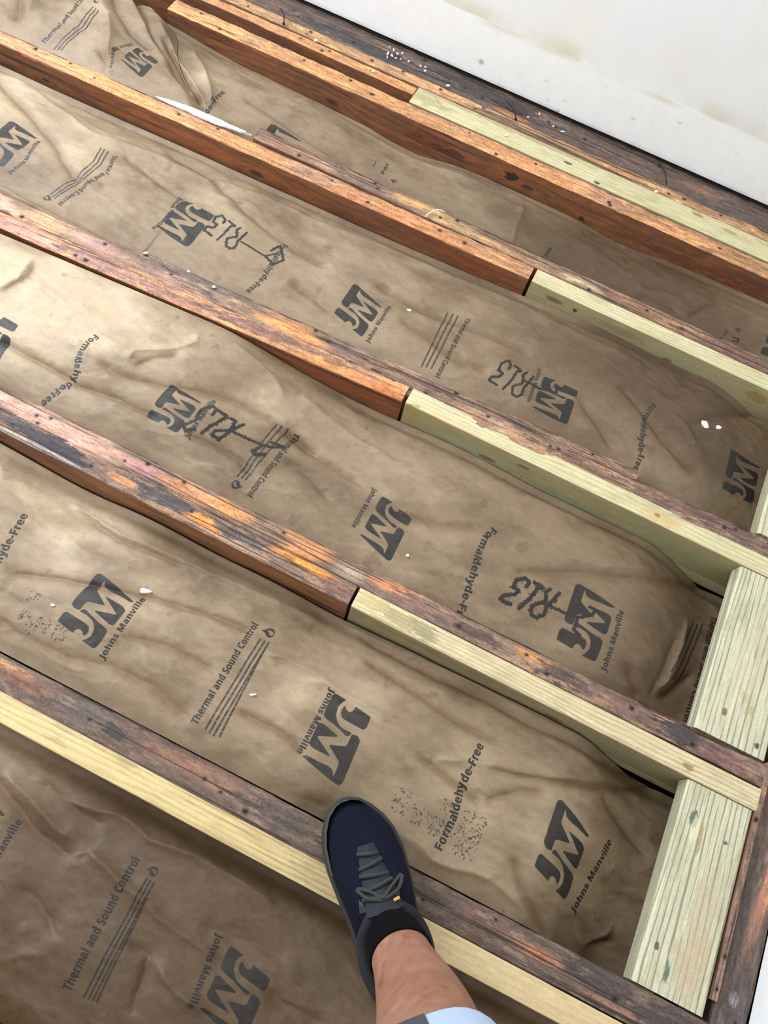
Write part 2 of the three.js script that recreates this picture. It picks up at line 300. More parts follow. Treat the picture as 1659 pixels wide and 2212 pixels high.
const CHIPS = [
  [-.676,-.842,.011,.007,.3,"white paint chip on the dark scrap at the far edge of the third joist",undefined,"paint_chip","chip"],
  [-.759,-.826,.012,.005,.9,"thin white paint flake at the left tip of the dark wood scrap",undefined,"paint_chip","chip"],
  [-.603,-.822,.009,.006,.2,"small white paint chip on the third joist, right of the larger chip",undefined,"paint_chip","chip"],
  [-.246,-.987,.014,.005,.2,"white sliver on the brown paper right of the upright logo in the second bay",undefined,"paint_chip","chip"],
  [.397,-1.05,.026,.015,-.9,"larger white foam shred on the brown paper at far right",undefined,"foam_shred","foam"],
  [.425,-1.062,.013,.011,.3,"smaller white foam shred just right of the larger one",undefined,"foam_shred","foam"],
  [.093,-.866,.011,.007,.2,"white paint chip on the brown joist above the third pale board",undefined,"paint_chip","chip"],
  [-.39,-.239,.022,.011,.3,"largest white foam bit, beside the logo name in the shoe bay",undefined,"foam_shred","foam"],
  [-.5,-.148,.008,.006,.2,"tiny white chip left of the logo in the shoe bay",undefined,"paint_chip","chip"],
  [-.024,-.505,.008,.006,.1,"round white chip right of the logo in the third bay",undefined,"paint_chip","chip"],
  [-.145,-.169,.014,.0045,.5,"thin white sliver right of the printed bars in the shoe bay",undefined,"paint_chip","chip"],
  [-.613,-1.561,.01,.005,.2,"white chip on the orange board left of the farthest pale board",undefined,"paint_chip","chip"],
  [-.774,-1.577,.012,.006,.4,"white chip on the orange edge board at the top, left of the crumbs",undefined,"paint_chip","chip"],
  [-.441,-1.621,.012,.006,.5,"white chip on the dark wall plate, right of the crumb cluster",undefined,"paint_chip","chip"],
  [-.258,-1.547,.01,.005,.4,"white chip on the farthest pale board, left of its middle",undefined,"paint_chip","chip"],
  [.112,-1.581,.011,.006,.3,"white chip on the farthest pale board near a bent nail",undefined,"paint_chip","chip"],
  [-.146,-1.637,.012,.003,.3,"thin white splinter on the dark wall plate",undefined,"paint_chip","chip"],
  [.101,-1.462,.006,.005,.3,"tiny white chip on the knotted orange joist at right",undefined,"paint_chip","chip"],
  [.717,-.163,.005,.004,.2,"tiny white speck on the dark plate at the bottom right",undefined,"paint_chip","chip"],
  [.713,-.122,.006,.005,.2,"white speck below the paint smear on the bottom right plate",undefined,"paint_chip","chip"],
];
const CRUMBS = [[-.61,-1.638,.01],[-.604,-1.658,.008],[-.599,-1.637,.009],[-.591,-1.651,.008],[-.582,-1.659,.008],[-.606,-1.625,.006],[-.587,-1.634,.006],[-.514,-1.648,.008],[-.509,-1.636,.008],[-.526,-1.645,.006],[-.556,-1.642,.006],[-.616,-1.661,.005],[-.576,-1.638,.005],[-.216,-1.66,.007],[-.236,-1.634,.006],[-.172,-1.64,.006]];
const THREAD = [[-.318,-1.217],[-.312,-1.228],[-.303,-1.238],[-.295,-1.246],[-.287,-1.251]];
const NAILS = [[[-.3,-1.652],[-.258,-1.606],"dark bent nail across the orange edge left of the middle of the farthest pale board"],[[.127,-1.613],[.093,-1.66],"dark bent nail right of the middle of the farthest pale board"],[[-.897,-1.627],[-.863,-1.581],"dark bent nail on the orange edge board at the top of the picture"]];
const LIGHT_TONES = [  // paper tone patches, with light fall-off and the toe shadow painted in
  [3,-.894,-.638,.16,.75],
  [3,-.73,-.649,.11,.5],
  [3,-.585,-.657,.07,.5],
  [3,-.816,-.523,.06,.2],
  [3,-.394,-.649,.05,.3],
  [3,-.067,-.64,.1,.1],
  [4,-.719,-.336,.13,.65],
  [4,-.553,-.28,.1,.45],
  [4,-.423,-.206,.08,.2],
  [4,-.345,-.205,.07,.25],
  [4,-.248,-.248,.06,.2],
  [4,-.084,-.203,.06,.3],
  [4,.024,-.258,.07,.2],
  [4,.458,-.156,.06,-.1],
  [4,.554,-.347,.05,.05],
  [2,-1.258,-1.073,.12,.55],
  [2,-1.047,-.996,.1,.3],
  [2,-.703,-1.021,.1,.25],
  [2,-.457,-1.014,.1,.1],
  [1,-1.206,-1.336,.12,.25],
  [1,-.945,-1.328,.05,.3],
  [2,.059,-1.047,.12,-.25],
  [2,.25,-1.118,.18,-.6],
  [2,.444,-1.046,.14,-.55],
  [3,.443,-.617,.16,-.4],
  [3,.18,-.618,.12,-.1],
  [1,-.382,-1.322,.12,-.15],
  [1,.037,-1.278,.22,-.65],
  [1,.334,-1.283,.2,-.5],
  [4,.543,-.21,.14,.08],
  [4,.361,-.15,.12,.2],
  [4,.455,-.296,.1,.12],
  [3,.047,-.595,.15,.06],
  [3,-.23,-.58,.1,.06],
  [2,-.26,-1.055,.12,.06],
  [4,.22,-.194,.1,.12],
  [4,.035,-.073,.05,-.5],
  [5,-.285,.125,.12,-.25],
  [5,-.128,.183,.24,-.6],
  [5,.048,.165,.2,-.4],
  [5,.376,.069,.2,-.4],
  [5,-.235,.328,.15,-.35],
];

// ---------------------------------------------------------------- the room
{
  const W = 512, d = new Uint8Array(W * W * 4);
  for (let j = 0; j < W; j++) for (let i = 0; i < W; i++) {
    const u = i / W, v = j / W, n = nz(N4, u, v), m = nz(N128, u * 3, v * 3), o = (j * W + i) * 4;
    const k = 226 + (m - .5) * 6 + (n - .5) * 8; d[o] = k; d[o + 1] = k - 1; d[o + 2] = k - 4; d[o + 3] = 255;
  }
  const t = dataTex(d, W, W); t.wrapS = THREE.RepeatWrapping; t.repeat.set(.8, .8);
  var M_wall = new THREE.MeshStandardMaterial({ map: t, roughness: .75 });
}
const M_ceil = new THREE.MeshStandardMaterial({ color: 0xe6e3dc, roughness: .95 });
// far wall: plaster slab with scuffs, and the smoother painted strip that a baseboard left along its foot
function wallTex(kind) {
  const W = 2048, H = kind === 'strip' ? 256 : 1024, Lx = 3.4, Ly = kind === 'strip' ? .142 : 1.2, d = new Uint8Array(W * H * 4), r = rng(kind === 'strip' ? 5 : 6);
  const marks = [];
  for (let i = 0; i < (kind === 'strip' ? 26 : 14); i++) marks.push([r() * Lx, r() * (kind === 'strip' ? .142 : .5), .004 + r() * .006, .003 + r() * .006, r() * .5 + .12, r() < .35]);
  for (let j = 0; j < H; j++) for (let i = 0; i < W; i++) {
    const x = (i / W) * Lx, y = (j / H) * Ly, o = (j * W + i) * 4, n = nz(N4, x * .9, y * .9 + .3), m = nz(N32, x * 1.2, y * 1.2), f = nz(N128, x * 4, y * 4);
    let R, G, B;
    if (kind === 'strip') { const k = 238 + (m - .5) * 7 + (f - .5) * 5; R = k; G = k; B = k - 3; const dirt = smooth(.012, 0, y + (f - .5) * .012) * nz(N8, x * 1.7, .2); R -= dirt * 46; G -= dirt * 45; B -= dirt * 44; const edge = smooth(.125, .142, y) * smooth(.4, .8, nz(N8, x * .8, y)) * 26; R -= edge * .6; G -= edge * .7; B -= edge * 1.4; }
    else { const k = 231 + (n - .5) * 10 + (f - .5) * 6; R = k; G = k - .5; B = k - 3; const st = smooth(.6, .85, n) * 8 + smooth(.045, 0, y) * smooth(.35, .8, nz(N8, x * .9, .3)) * 34; R -= st * .5; G -= st * .6; B -= st * 1.2; }
    for (const [mx, my, a, b, s, brown] of marks) { const e = ((x - mx) / a) ** 2 + ((y - my) / b) ** 2; if (e < 4) { const w = s * Math.exp(-e * 1.6) * smooth(.25, .7, m + .2); R -= w * (brown ? 110 : 70); G -= w * (brown ? 130 : 72); B -= w * (brown ? 150 : 74); } }
    d[o] = clamp(R, 0, 255); d[o + 1] = clamp(G, 0, 255); d[o + 2] = clamp(B, 0, 255); d[o + 3] = 255;
  }
  return dataTex(d, W, H);
}
function planeWall(x0, x1, y0, y1, zf, amp, uvL) {      // front face of a slab, gently uneven, closed at the back
  const g = gridGeo(160, 24, (u, v) => { const x = mix(x0, x1, u), y = mix(y0, y1, 1 - v); return [x, y, zf + amp * (nz(N8, x * .8, y * .8) - .5), (x - x0) / (x1 - x0), (y - y0) / uvL]; });
  return mergeGeometries([g, box(x0, x1, y0, y1, zf - .09, zf - amp - .0005)]);
}
struct('wall_back', planeWall(WIN.x, .78, .142, CEIL, -1.683, .002, 1.2), new THREE.MeshStandardMaterial({ map: wallTex('wall'), roughness: .7 }));
struct('trim_1', planeWall(WIN.x, .78, .011, .1418, -1.680, .0012, .1308), new THREE.MeshStandardMaterial({ map: wallTex('strip'), roughness: .6 }));
struct('wall_right', box(.727, .83, -.004, CEIL, -1.68, 2.0), M_wall);
struct('wall_left', mergeGeometries([box(WIN.x - .1, WIN.x, -.2, WIN.y0, -1.78, 2.1), box(WIN.x - .1, WIN.x, WIN.y1, CEIL, -1.78, 2.1), box(WIN.x - .1, WIN.x, WIN.y0, WIN.y1, -1.78, WIN.z0), box(WIN.x - .1, WIN.x, WIN.y0, WIN.y1, WIN.z1, 2.1)]), M_wall);
{
  const zc = (WIN.z0 + WIN.z1) / 2, g = new THREE.Group(); g.name = 'window_1'; g.userData.kind = 'structure'; scene.add(g);
  const fr = new THREE.MeshStandardMaterial({ color: 0xeeeeea, roughness: .5 });
  for (const [a, c, d, e] of [[WIN.y0, WIN.y0 + .05, WIN.z0, WIN.z1], [WIN.y1 - .05, WIN.y1, WIN.z0, WIN.z1], [WIN.y0 + .05, WIN.y1 - .05, WIN.z0, WIN.z0 + .05], [WIN.y0 + .05, WIN.y1 - .05, WIN.z1 - .05, WIN.z1], [WIN.y0 + .05, WIN.y1 - .05, zc - .02, zc + .02]]) part('window_frame', box(WIN.x - .07, WIN.x - .02, a, c, d, e), fr, g);
  part('pane', box(WIN.x - .048, WIN.x - .044, WIN.y0 + .05, WIN.y1 - .05, WIN.z0 + .05, WIN.z1 - .05), new THREE.MeshPhysicalMaterial({ transmission: 1, thickness: 0, roughness: .02, color: 0xffffff }), g);
  const L = new THREE.RectAreaLight(WIN.color, WIN.I, WIN.z1 - WIN.z0 - .1, WIN.y1 - WIN.y0 - .1); L.position.set(WIN.x + .01, (WIN.y0 + WIN.y1) / 2, zc); L.rotation.y = -Math.PI / 2; scene.add(L); L.name = 'window_daylight';
}
struct('wall_back_1', box(WIN.x, .9, -.3, .14, -1.84, -1.775), M_wall);
struct('wall_back_2', box(WIN.x, .74, -.3, -.002, -1.775, -1.693), new THREE.MeshStandardMaterial({ color: 0x2a2622, roughness: 1 }));
struct('wall_right_1', box(.735, .83, -.3, -.005, -1.692, 2.0), new THREE.MeshStandardMaterial({ color: 0x2a2622, roughness: 1 }));
struct('wall_front', box(WIN.x, .83, -.2, CEIL, 2.0, 2.1), M_wall);
struct('ceiling', box(WIN.x - .1, .83, CEIL, CEIL + .08, -1.78, 2.1), M_ceil);
struct('floor', box(WIN.x - .1, .83, -.3, -.26, -1.78, 2.1), new THREE.MeshStandardMaterial({ color: 0x3a332c, roughness: 1 }));

for (const [x, z, w, dp, I] of FILL_LAMPS) {
  const g = group('ceiling_fill_light', 'unseen square ceiling light panel added to brighten the far wall', 'light');
  g.position.set(x, CEIL, z);
  part('housing', box(-w / 2 - .02, w / 2 + .02, -.03, 0, -dp / 2 - .02, dp / 2 + .02), new THREE.MeshStandardMaterial({ color: 0xdadada, roughness: .5 }), g);
  part('diffuser', box(-w / 2, w / 2, -.036, -.0305, -dp / 2, dp / 2), new THREE.MeshStandardMaterial({ color: 0xffffff, emissive: LAMP_COLOR, emissiveIntensity: 2, roughness: .6 }), g);
  const L = new THREE.RectAreaLight(LAMP_COLOR, I, w, dp); L.position.set(0, -.04, 0); L.rotation.x = -Math.PI / 2; g.add(L);
}

// ---------------------------------------------------------------- boards
const PAL = {   // sRGB: early wood, late wood, side tint (shade painted in on new wood)
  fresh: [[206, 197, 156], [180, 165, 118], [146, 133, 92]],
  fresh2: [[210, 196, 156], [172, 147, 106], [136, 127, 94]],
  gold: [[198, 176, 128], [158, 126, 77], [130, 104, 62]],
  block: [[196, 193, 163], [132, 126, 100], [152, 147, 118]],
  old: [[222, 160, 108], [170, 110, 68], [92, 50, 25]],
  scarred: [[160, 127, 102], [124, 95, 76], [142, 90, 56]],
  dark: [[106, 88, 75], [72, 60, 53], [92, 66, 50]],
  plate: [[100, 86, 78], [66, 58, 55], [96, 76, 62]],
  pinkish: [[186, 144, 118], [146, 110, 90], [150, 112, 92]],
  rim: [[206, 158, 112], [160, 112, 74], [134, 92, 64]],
};
const TV = .14;   // metres of girth that one texture holds
function boardTex(kind, x0, x1, w, seed, stains = []) {
  const W = 2048, H = 256, d = new Uint8Array(W * H * 4), P = PAL[kind], r = rng(seed), L = x1 - x0, worn = !/fresh|gold|block/.test(kind);
  const ox = r() * 9, oy = r() * 9, freq = kind === 'block' ? 290 : worn ? 95 + r() * 40 : 300 + r() * 120, tilt = (r() - .5) * .01;
  const knots = []; for (let i = 0; i < (worn ? 2 : 2); i++) knots.push([x0 + L * r(), w + .02 + r() * .05, .006 + r() * .006]);
  const st = stains.map(([x, z, a, b, c, s = 1, t = 0]) => ({ x, z, a, b, c, s, t }));
  const holes = []; if (worn) for (let i = 0; i < L * 7; i++) holes.push([x0 + L * r(), w * (.15 + .7 * r()), .0016 + r() * .0016]);
  for (let j = 0; j < H; j++) {
    const p = (j / H) * TV, onTop = p < w;
    for (let i = 0; i < W; i++) {
      const x = x0 + (i / W) * L, o = (j * W + i) * 4;
      const straight = kind === 'block' ? .55 : 1; let warp = (nz(N4, x * .22 + ox, p * 1.6 + oy) * 5 + nz(N8, x * .5 + oy, p * 3 + ox) * .9) * straight, kd = 0;
      for (const [kx, kp, ks] of knots) { const dx = (x - kx) / 2.6, dp = p - kp, q = Math.sqrt(dx * dx + dp * dp); warp += 2.2 * Math.exp(-q / (ks * 1.7)); kd = Math.max(kd, smooth(ks * .75, ks * .45, q)); }
      const ring = .5 + .5 * Math.sin(6.283 * ((p + x * tilt) * freq * (worn && !onTop ? .26 : .35) + warp));
      const fib = nz(N32, x * .35 + oy, p * 14 + ox), fine = nz(N128, x * 1.2, p * 26 + oy), blotch = nz(N4, x * 1.1 + oy, p * 5 + ox), med = nz(N8, x * 2.3 + ox, p * 9 + oy);
      let t = (kind === 'block' ? smooth(.8, 1, ring) * .8 * smooth(.35, .55, fib + .1) : ring ** 2.6 * (worn ? (onTop ? .55 : .95) : .62)) + (fib - .5) * .55 + (fine - .5) * .35;
      const grit = nz(N128, x * 2.7 + oy, p * 5 + ox), fleck = nz(N32, x * 1.7, p * 8 + oy);
      let R = mix(P[0][0], P[1][0], t), G = mix(P[0][1], P[1][1], t), B = mix(P[0][2], P[1][2], t);
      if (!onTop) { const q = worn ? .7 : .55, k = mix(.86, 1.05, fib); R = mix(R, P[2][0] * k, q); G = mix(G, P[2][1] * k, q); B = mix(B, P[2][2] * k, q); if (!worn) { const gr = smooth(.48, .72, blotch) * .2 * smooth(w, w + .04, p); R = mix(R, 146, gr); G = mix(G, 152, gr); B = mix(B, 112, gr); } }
      if (worn && onTop) {
        const grime = smooth(.42, .66, blotch + (med - .5) * .5) * (kind === 'old' || kind === 'rim' ? .35 : .7); R = mix(R, 100, grime); G = mix(G, 80, grime); B = mix(B, 68, grime);
        const pale = smooth(.66, .8, med + (fine - .5) * .3) * .3; R = mix(R, 176, pale); G = mix(G, 150, pale); B = mix(B, 130, pale);
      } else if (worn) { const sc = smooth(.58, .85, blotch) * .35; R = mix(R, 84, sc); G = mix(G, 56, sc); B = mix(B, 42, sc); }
      else { const dirt = smooth(.62, .85, med * .6 + blotch * .5) * .22; R = mix(R, 140, dirt); G = mix(G, 124, dirt); B = mix(B, 90, dirt); }
      for (const s of st) {
        const e = ((x - s.x) / s.a) ** 2 + ((p - s.z) / s.b) ** 2;
        if (e < 2.6) { const a = smooth(1.35, .6, e + (med - .5) * 1.9 + (fib - .5) * 1.1 + (fleck - .5) * 1.5 + (grit - .5) * .7) * s.s; R = mix(R, s.c[0], a); G = mix(G, s.c[1], a); B = mix(B, s.c[2], a); }
      }
      if (kd > 0) { R = mix(R, worn ? 60 : 120, kd * .8); G = mix(G, worn ? 38 : 92, kd * .8); B = mix(B, worn ? 28 : 60, kd * .8); }
      for (const [hx, hp, hs] of holes) { if (Math.abs(x - hx) < .006 && Math.abs(p - hp) < .006) { const q = Math.hypot((x - hx) * .8, p - hp), a = smooth(hs * 1.3, hs * .7, q), halo = smooth(hs * 3, hs, q) * .3; const kk = Math.max(a, halo); R = mix(R, 22, kk); G = mix(G, 17, kk); B = mix(B, 15, kk); } }
      if (worn) { const kk = 1 + ((grit - .5) * .42 + (fleck - .5) * .5 + (fib - .5) * .3) * (onTop ? 1 : .55); R *= kk; G *= kk; B *= kk; const crack = smooth(.03, .006, Math.abs(nz(N8, x * .06 + 3 + ox, p * 6 + oy) - .5)) * .5 * smooth(.45, .6, nz(N4, x * .9, p + ox)); R *= 1 - crack; G *= 1 - crack; B *= 1 - crack; }
      if (!worn) { const kk = 1 + (grit - .5) * .1 + (fleck - .5) * .1; R *= kk; G *= kk; B *= kk; }
      d[o] = clamp(R, 0, 255); d[o + 1] = clamp(G, 0, 255); d[o + 2] = clamp(B, 0, 255); d[o + 3] = 255;
    }
  }
  return dataTex(d, W, H);
}
// a board running along x; zL/zR are its far edge at x0/x1; local length axis keeps world coordinates
function boardGeo(x0, x1, zL, zR, w, h, yTop, rough, rad, seed, along = 'x') {
  const sec = [], corner = (cz, cy, a0) => { for (let k = 0; k <= 3; k++) { const a = a0 + (k / 3) * Math.PI / 2; sec.push([cz + rad * Math.cos(a), cy + rad * Math.sin(a)]); } };
  // walk: top far -> top near -> down the near side -> bottom -> far side
  corner(rad, -rad, Math.PI); sec.splice(0, sec.length);
  const arc = (cz, cy, from, to) => { for (let k = 0; k <= 3; k++) { const a = mix(from, to, k / 3); sec.push([cz + rad * Math.cos(a), cy + rad * Math.sin(a)]); } };
  arc(rad, -rad, Math.PI * .75, Math.PI * .5);
  for (let k = 1; k < 6; k++) sec.push([mix(rad, w - rad, k / 6), 0]);
  arc(w - rad, -rad, Math.PI * .5, 0);
  for (let k = 1; k < 6; k++) sec.push([w, mix(-rad, -h + rad, k / 6)]);
  arc(w - rad, -h + rad, 0, -Math.PI * .5);
  arc(rad, -h + rad, -Math.PI * .5, -Math.PI);
  for (let k = 1; k < 4; k++) sec.push([0, mix(-h + rad, -rad, k / 4)]);
  sec.push([rad + rad * Math.cos(Math.PI * .75), -rad + rad * Math.sin(Math.PI * .75)]);
  const per = [0]; for (let k = 1; k < sec.length; k++) per.push(per[k - 1] + Math.hypot(sec[k][0] - sec[k - 1][0], sec[k][1] - sec[k - 1][1]));
  const L = x1 - x0, n = Math.max(8, Math.round(L / (rough > 0 ? .008 : .03))), m = sec.length - 1, ph = seed * .137;
  const g = gridGeo(n, m, (u, v) => {
    const k = Math.round(v * m), x = mix(x0, x1, u); let [z, y] = sec[k]; const p = per[k];
    if (rough > 0) {
      const a = nz(N32, x * .55 + ph, p * 2.2 + ph) - .5, b = nz(N8, x * 1.1 + ph, p * 1.2) - .5;
      if (z > .001 && z < w - .001) y += rough * (a * 1.2 + b * 1.4) * (y > -.01 ? 1 : .2);
      else { z += rough * (a + b) * .7; }
      if (y > -rad * 1.2 && (z < rad * 1.5 || z > w - rad * 1.5)) y -= rough * Math.max(0, nz(N32, x * .9 + ph * 2, p * 3) - .5) * 2.4;
    }
    return [x, yTop + y, mix(zL, zR, u) + z, u, p / TV];
  });
  // end caps
  const cap = (u) => { const pts = []; const q = new THREE.Shape(sec.slice(0, -1).map(([a, b]) => new THREE.Vector2(a, b))); const s = new THREE.ShapeGeometry(q), P = s.attributes.position; for (let i = 0; i < P.count; i++) pts.push(u ? x1 : x0, yTop + P.getY(i), mix(zL, zR, u) + P.getX(i)); const c = new THREE.BufferGeometry(); c.setAttribute('position', new THREE.Float32BufferAttribute(pts, 3)); const uv = []; for (let i = 0; i < P.count; i++) uv.push(.02 + P.getY(i) * .1, P.getX(i) / TV); c.setAttribute('uv', new THREE.Float32BufferAttribute(uv, 2)); const ii = Array.from(s.index.array); if (u) for (let i = 0; i < ii.length; i += 3) [ii[i], ii[i + 1]] = [ii[i + 1], ii[i]]; c.setIndex(ii); c.computeVertexNormals(); return c; };
  const all = mergeGeometries([g, cap(0), cap(1)]);
  return all;
}
const OR = [214, 140, 82], BO = [226, 138, 62], PK = [208, 164, 146], PU = [112, 88, 80], GB = [62, 58, 60], DB = [84, 66, 58], TAN = [190, 152, 104], GY = [148, 134, 118], GRN = [148, 168, 134];
// stains are [x, girth position (0 far edge of the top), half length, half width, colour, strength]
function board(name, label, kind, o) {
  const { x0, x1, zL, zR, w = .038, h = .14, y = 0, rough = 0, rad = .0022, seed, stains } = { ...o };
  const mat = new THREE.MeshStandardMaterial({ map: boardTex(kind, x0, x1, w, seed, stains), roughness: /fresh|gold|block/.test(kind) ? .62 : .78 });
  mat.bumpMap = mat.map; mat.bumpScale = /fresh|gold|block/.test(kind) ? .0006 : .0014;
  const m = new THREE.Mesh(boardGeo(x0, x1, zL, zR ?? zL, w, h, y, rough, rad, seed), mat);
  top(name, m); return tag(m, label, 'board');
}
// against the far wall
board('wall_plate', 'dark dirty wood plate lying along the foot of the white wall', 'plate', { x0: -2.0, x1: .725, zL: -1.69, w: .079, h: .06, y: -.004, rough: .004, seed: 3, stains: [[-.28, .06, .05, .008, OR, .6], [.2, .035, .05, .01, OR, .5], [-.7, .05, .14, .02, GB, .7], [-.35, .03, .2, .02, GB, .6], [.05, .04, .2, .02, PU, .5], [-.62, .035, .05, .015, DB, .6]] });
board('edge_joist', 'narrow orange edge of an old joist beside the dark wall plate', 'rim', { x0: X0, x1: .72, zL: -1.611, w: .0285, h: .14, y: 0, rough: .003, seed: 4, stains: [[-.22, .014, .05, .01, [216, 168, 112], .6], [0, .014, .05, .01, [206, 150, 96], .6], [-.8, .012, .2, .012, TAN, .5]] });
board('joist_stub', 'old orange board ending against the pale board nearest the white wall', 'old', { x0: X0, x1: -.502, zL: -1.58, zR: -1.577, w: .026, h: .14, y: -.002, rough: .0025, seed: 5, stains: [[-.8, .012, .3, .012, [196, 140, 86], .5]] });
board('sister_board', 'new pale yellow board farthest back, beside the orange joist at the white wall', 'fresh', { x0: -.498, x1: .72, zL: -1.5795, zR: -1.5815, w: .0575, h: .14, y: .001, seed: 6, stains: [[-.45, .03, .05, .02, [150, 140, 96], .5], [-.3, .004, .3, .008, [150, 132, 88], .5], [-.02, .05, .008, .004, [60, 58, 44], .9], [-.1, .03, .012, .004, [60, 60, 48], .8], [.22, .012, .015, .005, [140, 116, 66], .7], [.3, .02, .02, .006, [150, 128, 80], .6]] });
board('floor_joist', 'old orange joist with two dark knots below the farthest pale board', 'old', { x0: -1.118, x1: .72, zL: -1.517, zR: -1.519, w: .043, h: .14, y: 0, rough: .0025, rad: .003, seed: 7, stains: [[-.206, .072, .05, .022, [150, 84, 46], .5], [-.206, .072, .017, .0135, [44, 28, 22], 1], [-.015, .101, .009, .006, [40, 26, 20], 1], [-.42, .08, .06, .02, [90, 46, 28], .6], [-.36, .085, .05, .012, [66, 36, 26], .7], [-.2, .02, .08, .018, [206, 140, 92], .5], [.02, .02, .05, .02, [150, 116, 100], .6], [-.95, .02, .12, .02, [204, 150, 92], .5], [-.9, .025, .03, .012, [140, 112, 92], .6], [-.6, .02, .3, .02, [200, 140, 82], .4], [.3, .09, .2, .014, [104, 52, 30], .6]] });
// second joist line
board('floor_joist', 'old orange joist from the left edge to the second pale board', 'old', { x0: X0, x1: -.058, zL: -1.194, zR: -1.2192, w: .0382, h: .14, y: .002, rough: .0025, rad: .003, seed: 8, stains: [[-1.25, .02, .16, .02, [206, 148, 106], .7], [-1.05, .02, .14, .018, [216, 158, 96], .6], [-.75, .02, .1, .016, [204, 142, 86], .6], [-.9, .075, .3, .02, [168, 96, 52], .5], [-.58, .02, .06, .016, [140, 108, 92], .6], [-.35, .024, .2, .014, [188, 118, 76], .5], [-.2, .07, .15, .02, [140, 74, 44], .5]] });
board('floor_joist', 'old tan nail-holed joist strip behind the second pale board from the wall', 'scarred', { x0: -.742, x1: .72, zL: -1.257, zR: -1.259, w: .036, h: .14, y: -.001, rough: .003, seed: 9, stains: [[-.66, .02, .06, .016, [150, 112, 88], .7], [-.35, .012, .06, .01, [216, 160, 86], .85], [-.25, .02, .1, .016, TAN, .7], [-.1, .02, .1, .016, [170, 132, 98], .6], [.05, .022, .05, .012, [204, 178, 136], .8], [.2, .02, .1, .016, [160, 118, 86], .6], [.42, .02, .14, .02, [120, 88, 72], .6]] });
board('sister_board', 'new pale yellow board butted to an orange joist, second pale board from the wall', 'fresh', { x0: -.05, x1: .68, zL: -1.2188, w: .038, h: .14, y: .001, seed: 10, stains: [[.06, .062, .004, .004, [70, 60, 40], .9], [.3, .085, .06, .012, GRN, .4], [.17, .06, .06, .01, [140, 128, 88], .6], [.48, .07, .02, .012, [150, 118, 60], .6]] });
// third joist line
board('floor_joist', 'old red-brown joist from the left edge to the third pale board', 'old', { x0: X0, x1: -.166, zL: -.742, zR: -.8115, w: .0385, h: .14, y: .002, rough: .003, rad: .003, seed: 12, stains: [[-1.0, .02, .12, .02, [186, 138, 122], .8], [-.8, .022, .09, .016, [128, 100, 100], .7], [-.65, .02, .1, .016, [150, 112, 96], .7], [-.5, .014, .1, .012, [112, 84, 76], .7], [-.3, .03, .08, .012, [206, 134, 76], .7], [-.35, .012, .08, .008, [120, 92, 72], .6], [-.2, .026, .04, .012, [200, 120, 66], .7], [-.3, .07, .14, .02, [150, 80, 46], .6]] });
board('floor_joist', 'old scraped pink and brown joist strip behind the third pale board from the wall', 'scarred', { x0: X0, x1: .68, zL: -.794, zR: -.8525, w: .0385, h: .14, y: 0, rough: .0035, seed: 13, stains: [[-.98, .02, .09, .018, [222, 160, 118], .8], [-1.08, .02, .06, .016, PK, .7], [-.86, .02, .06, .016, [176, 134, 126], .7], [-.72, .02, .08, .018, [150, 120, 110], .6], [-.62, .014, .05, .008, GB, .4], [-.43, .014, .09, .016, [214, 146, 88], .9], [-.3, .02, .06, .018, [136, 104, 90], .7], [-.24, .02, .012, .006, [40, 36, 36], .9], [-.05, .02, .06, .014, [160, 118, 90], .6], [.1, .02, .08, .016, [170, 128, 96], .5], [.3, .02, .2, .02, [112, 82, 68], .7], [.5, .012, .1, .016, [100, 76, 70], .7]] });
board('joist_strip', 'dark brown wood strip beginning under the second bay, far edge of the third joist', 'scarred', { x0: -.77, x1: .3, zL: -.8285, zR: -.8655, w: .0205, h: .12, y: -.0015, rough: .003, seed: 14, stains: [[-.6, .01, .16, .012, [118, 100, 92], .9], [-.43, .01, .06, .012, [206, 146, 96], .6], [-.3, .01, .06, .012, [120, 98, 88], .7]] });
board('sister_board', 'new pale yellow board with green side, third pale board from the wall', 'fresh', { x0: -.158, x1: .68, zL: -.8128, w: .038, h: .14, y: .001, rough: .0006, seed: 15, stains: [[-.14, .062, .014, .03, [170, 146, 88], .8], [.0, .085, .1, .012, [150, 176, 148], .4], [.02, .1, .03, .006, [134, 206, 190], .6], [.2, .1, .08, .012, [132, 156, 116], .5], [.36, .02, .006, .004, [74, 50, 30], 1], [.37, .022, .04, .012, [206, 170, 112], .6], [.4, .08, .1, .015, [140, 160, 110], .5], [-.08, .03, .04, .01, [214, 190, 140], .6]] });
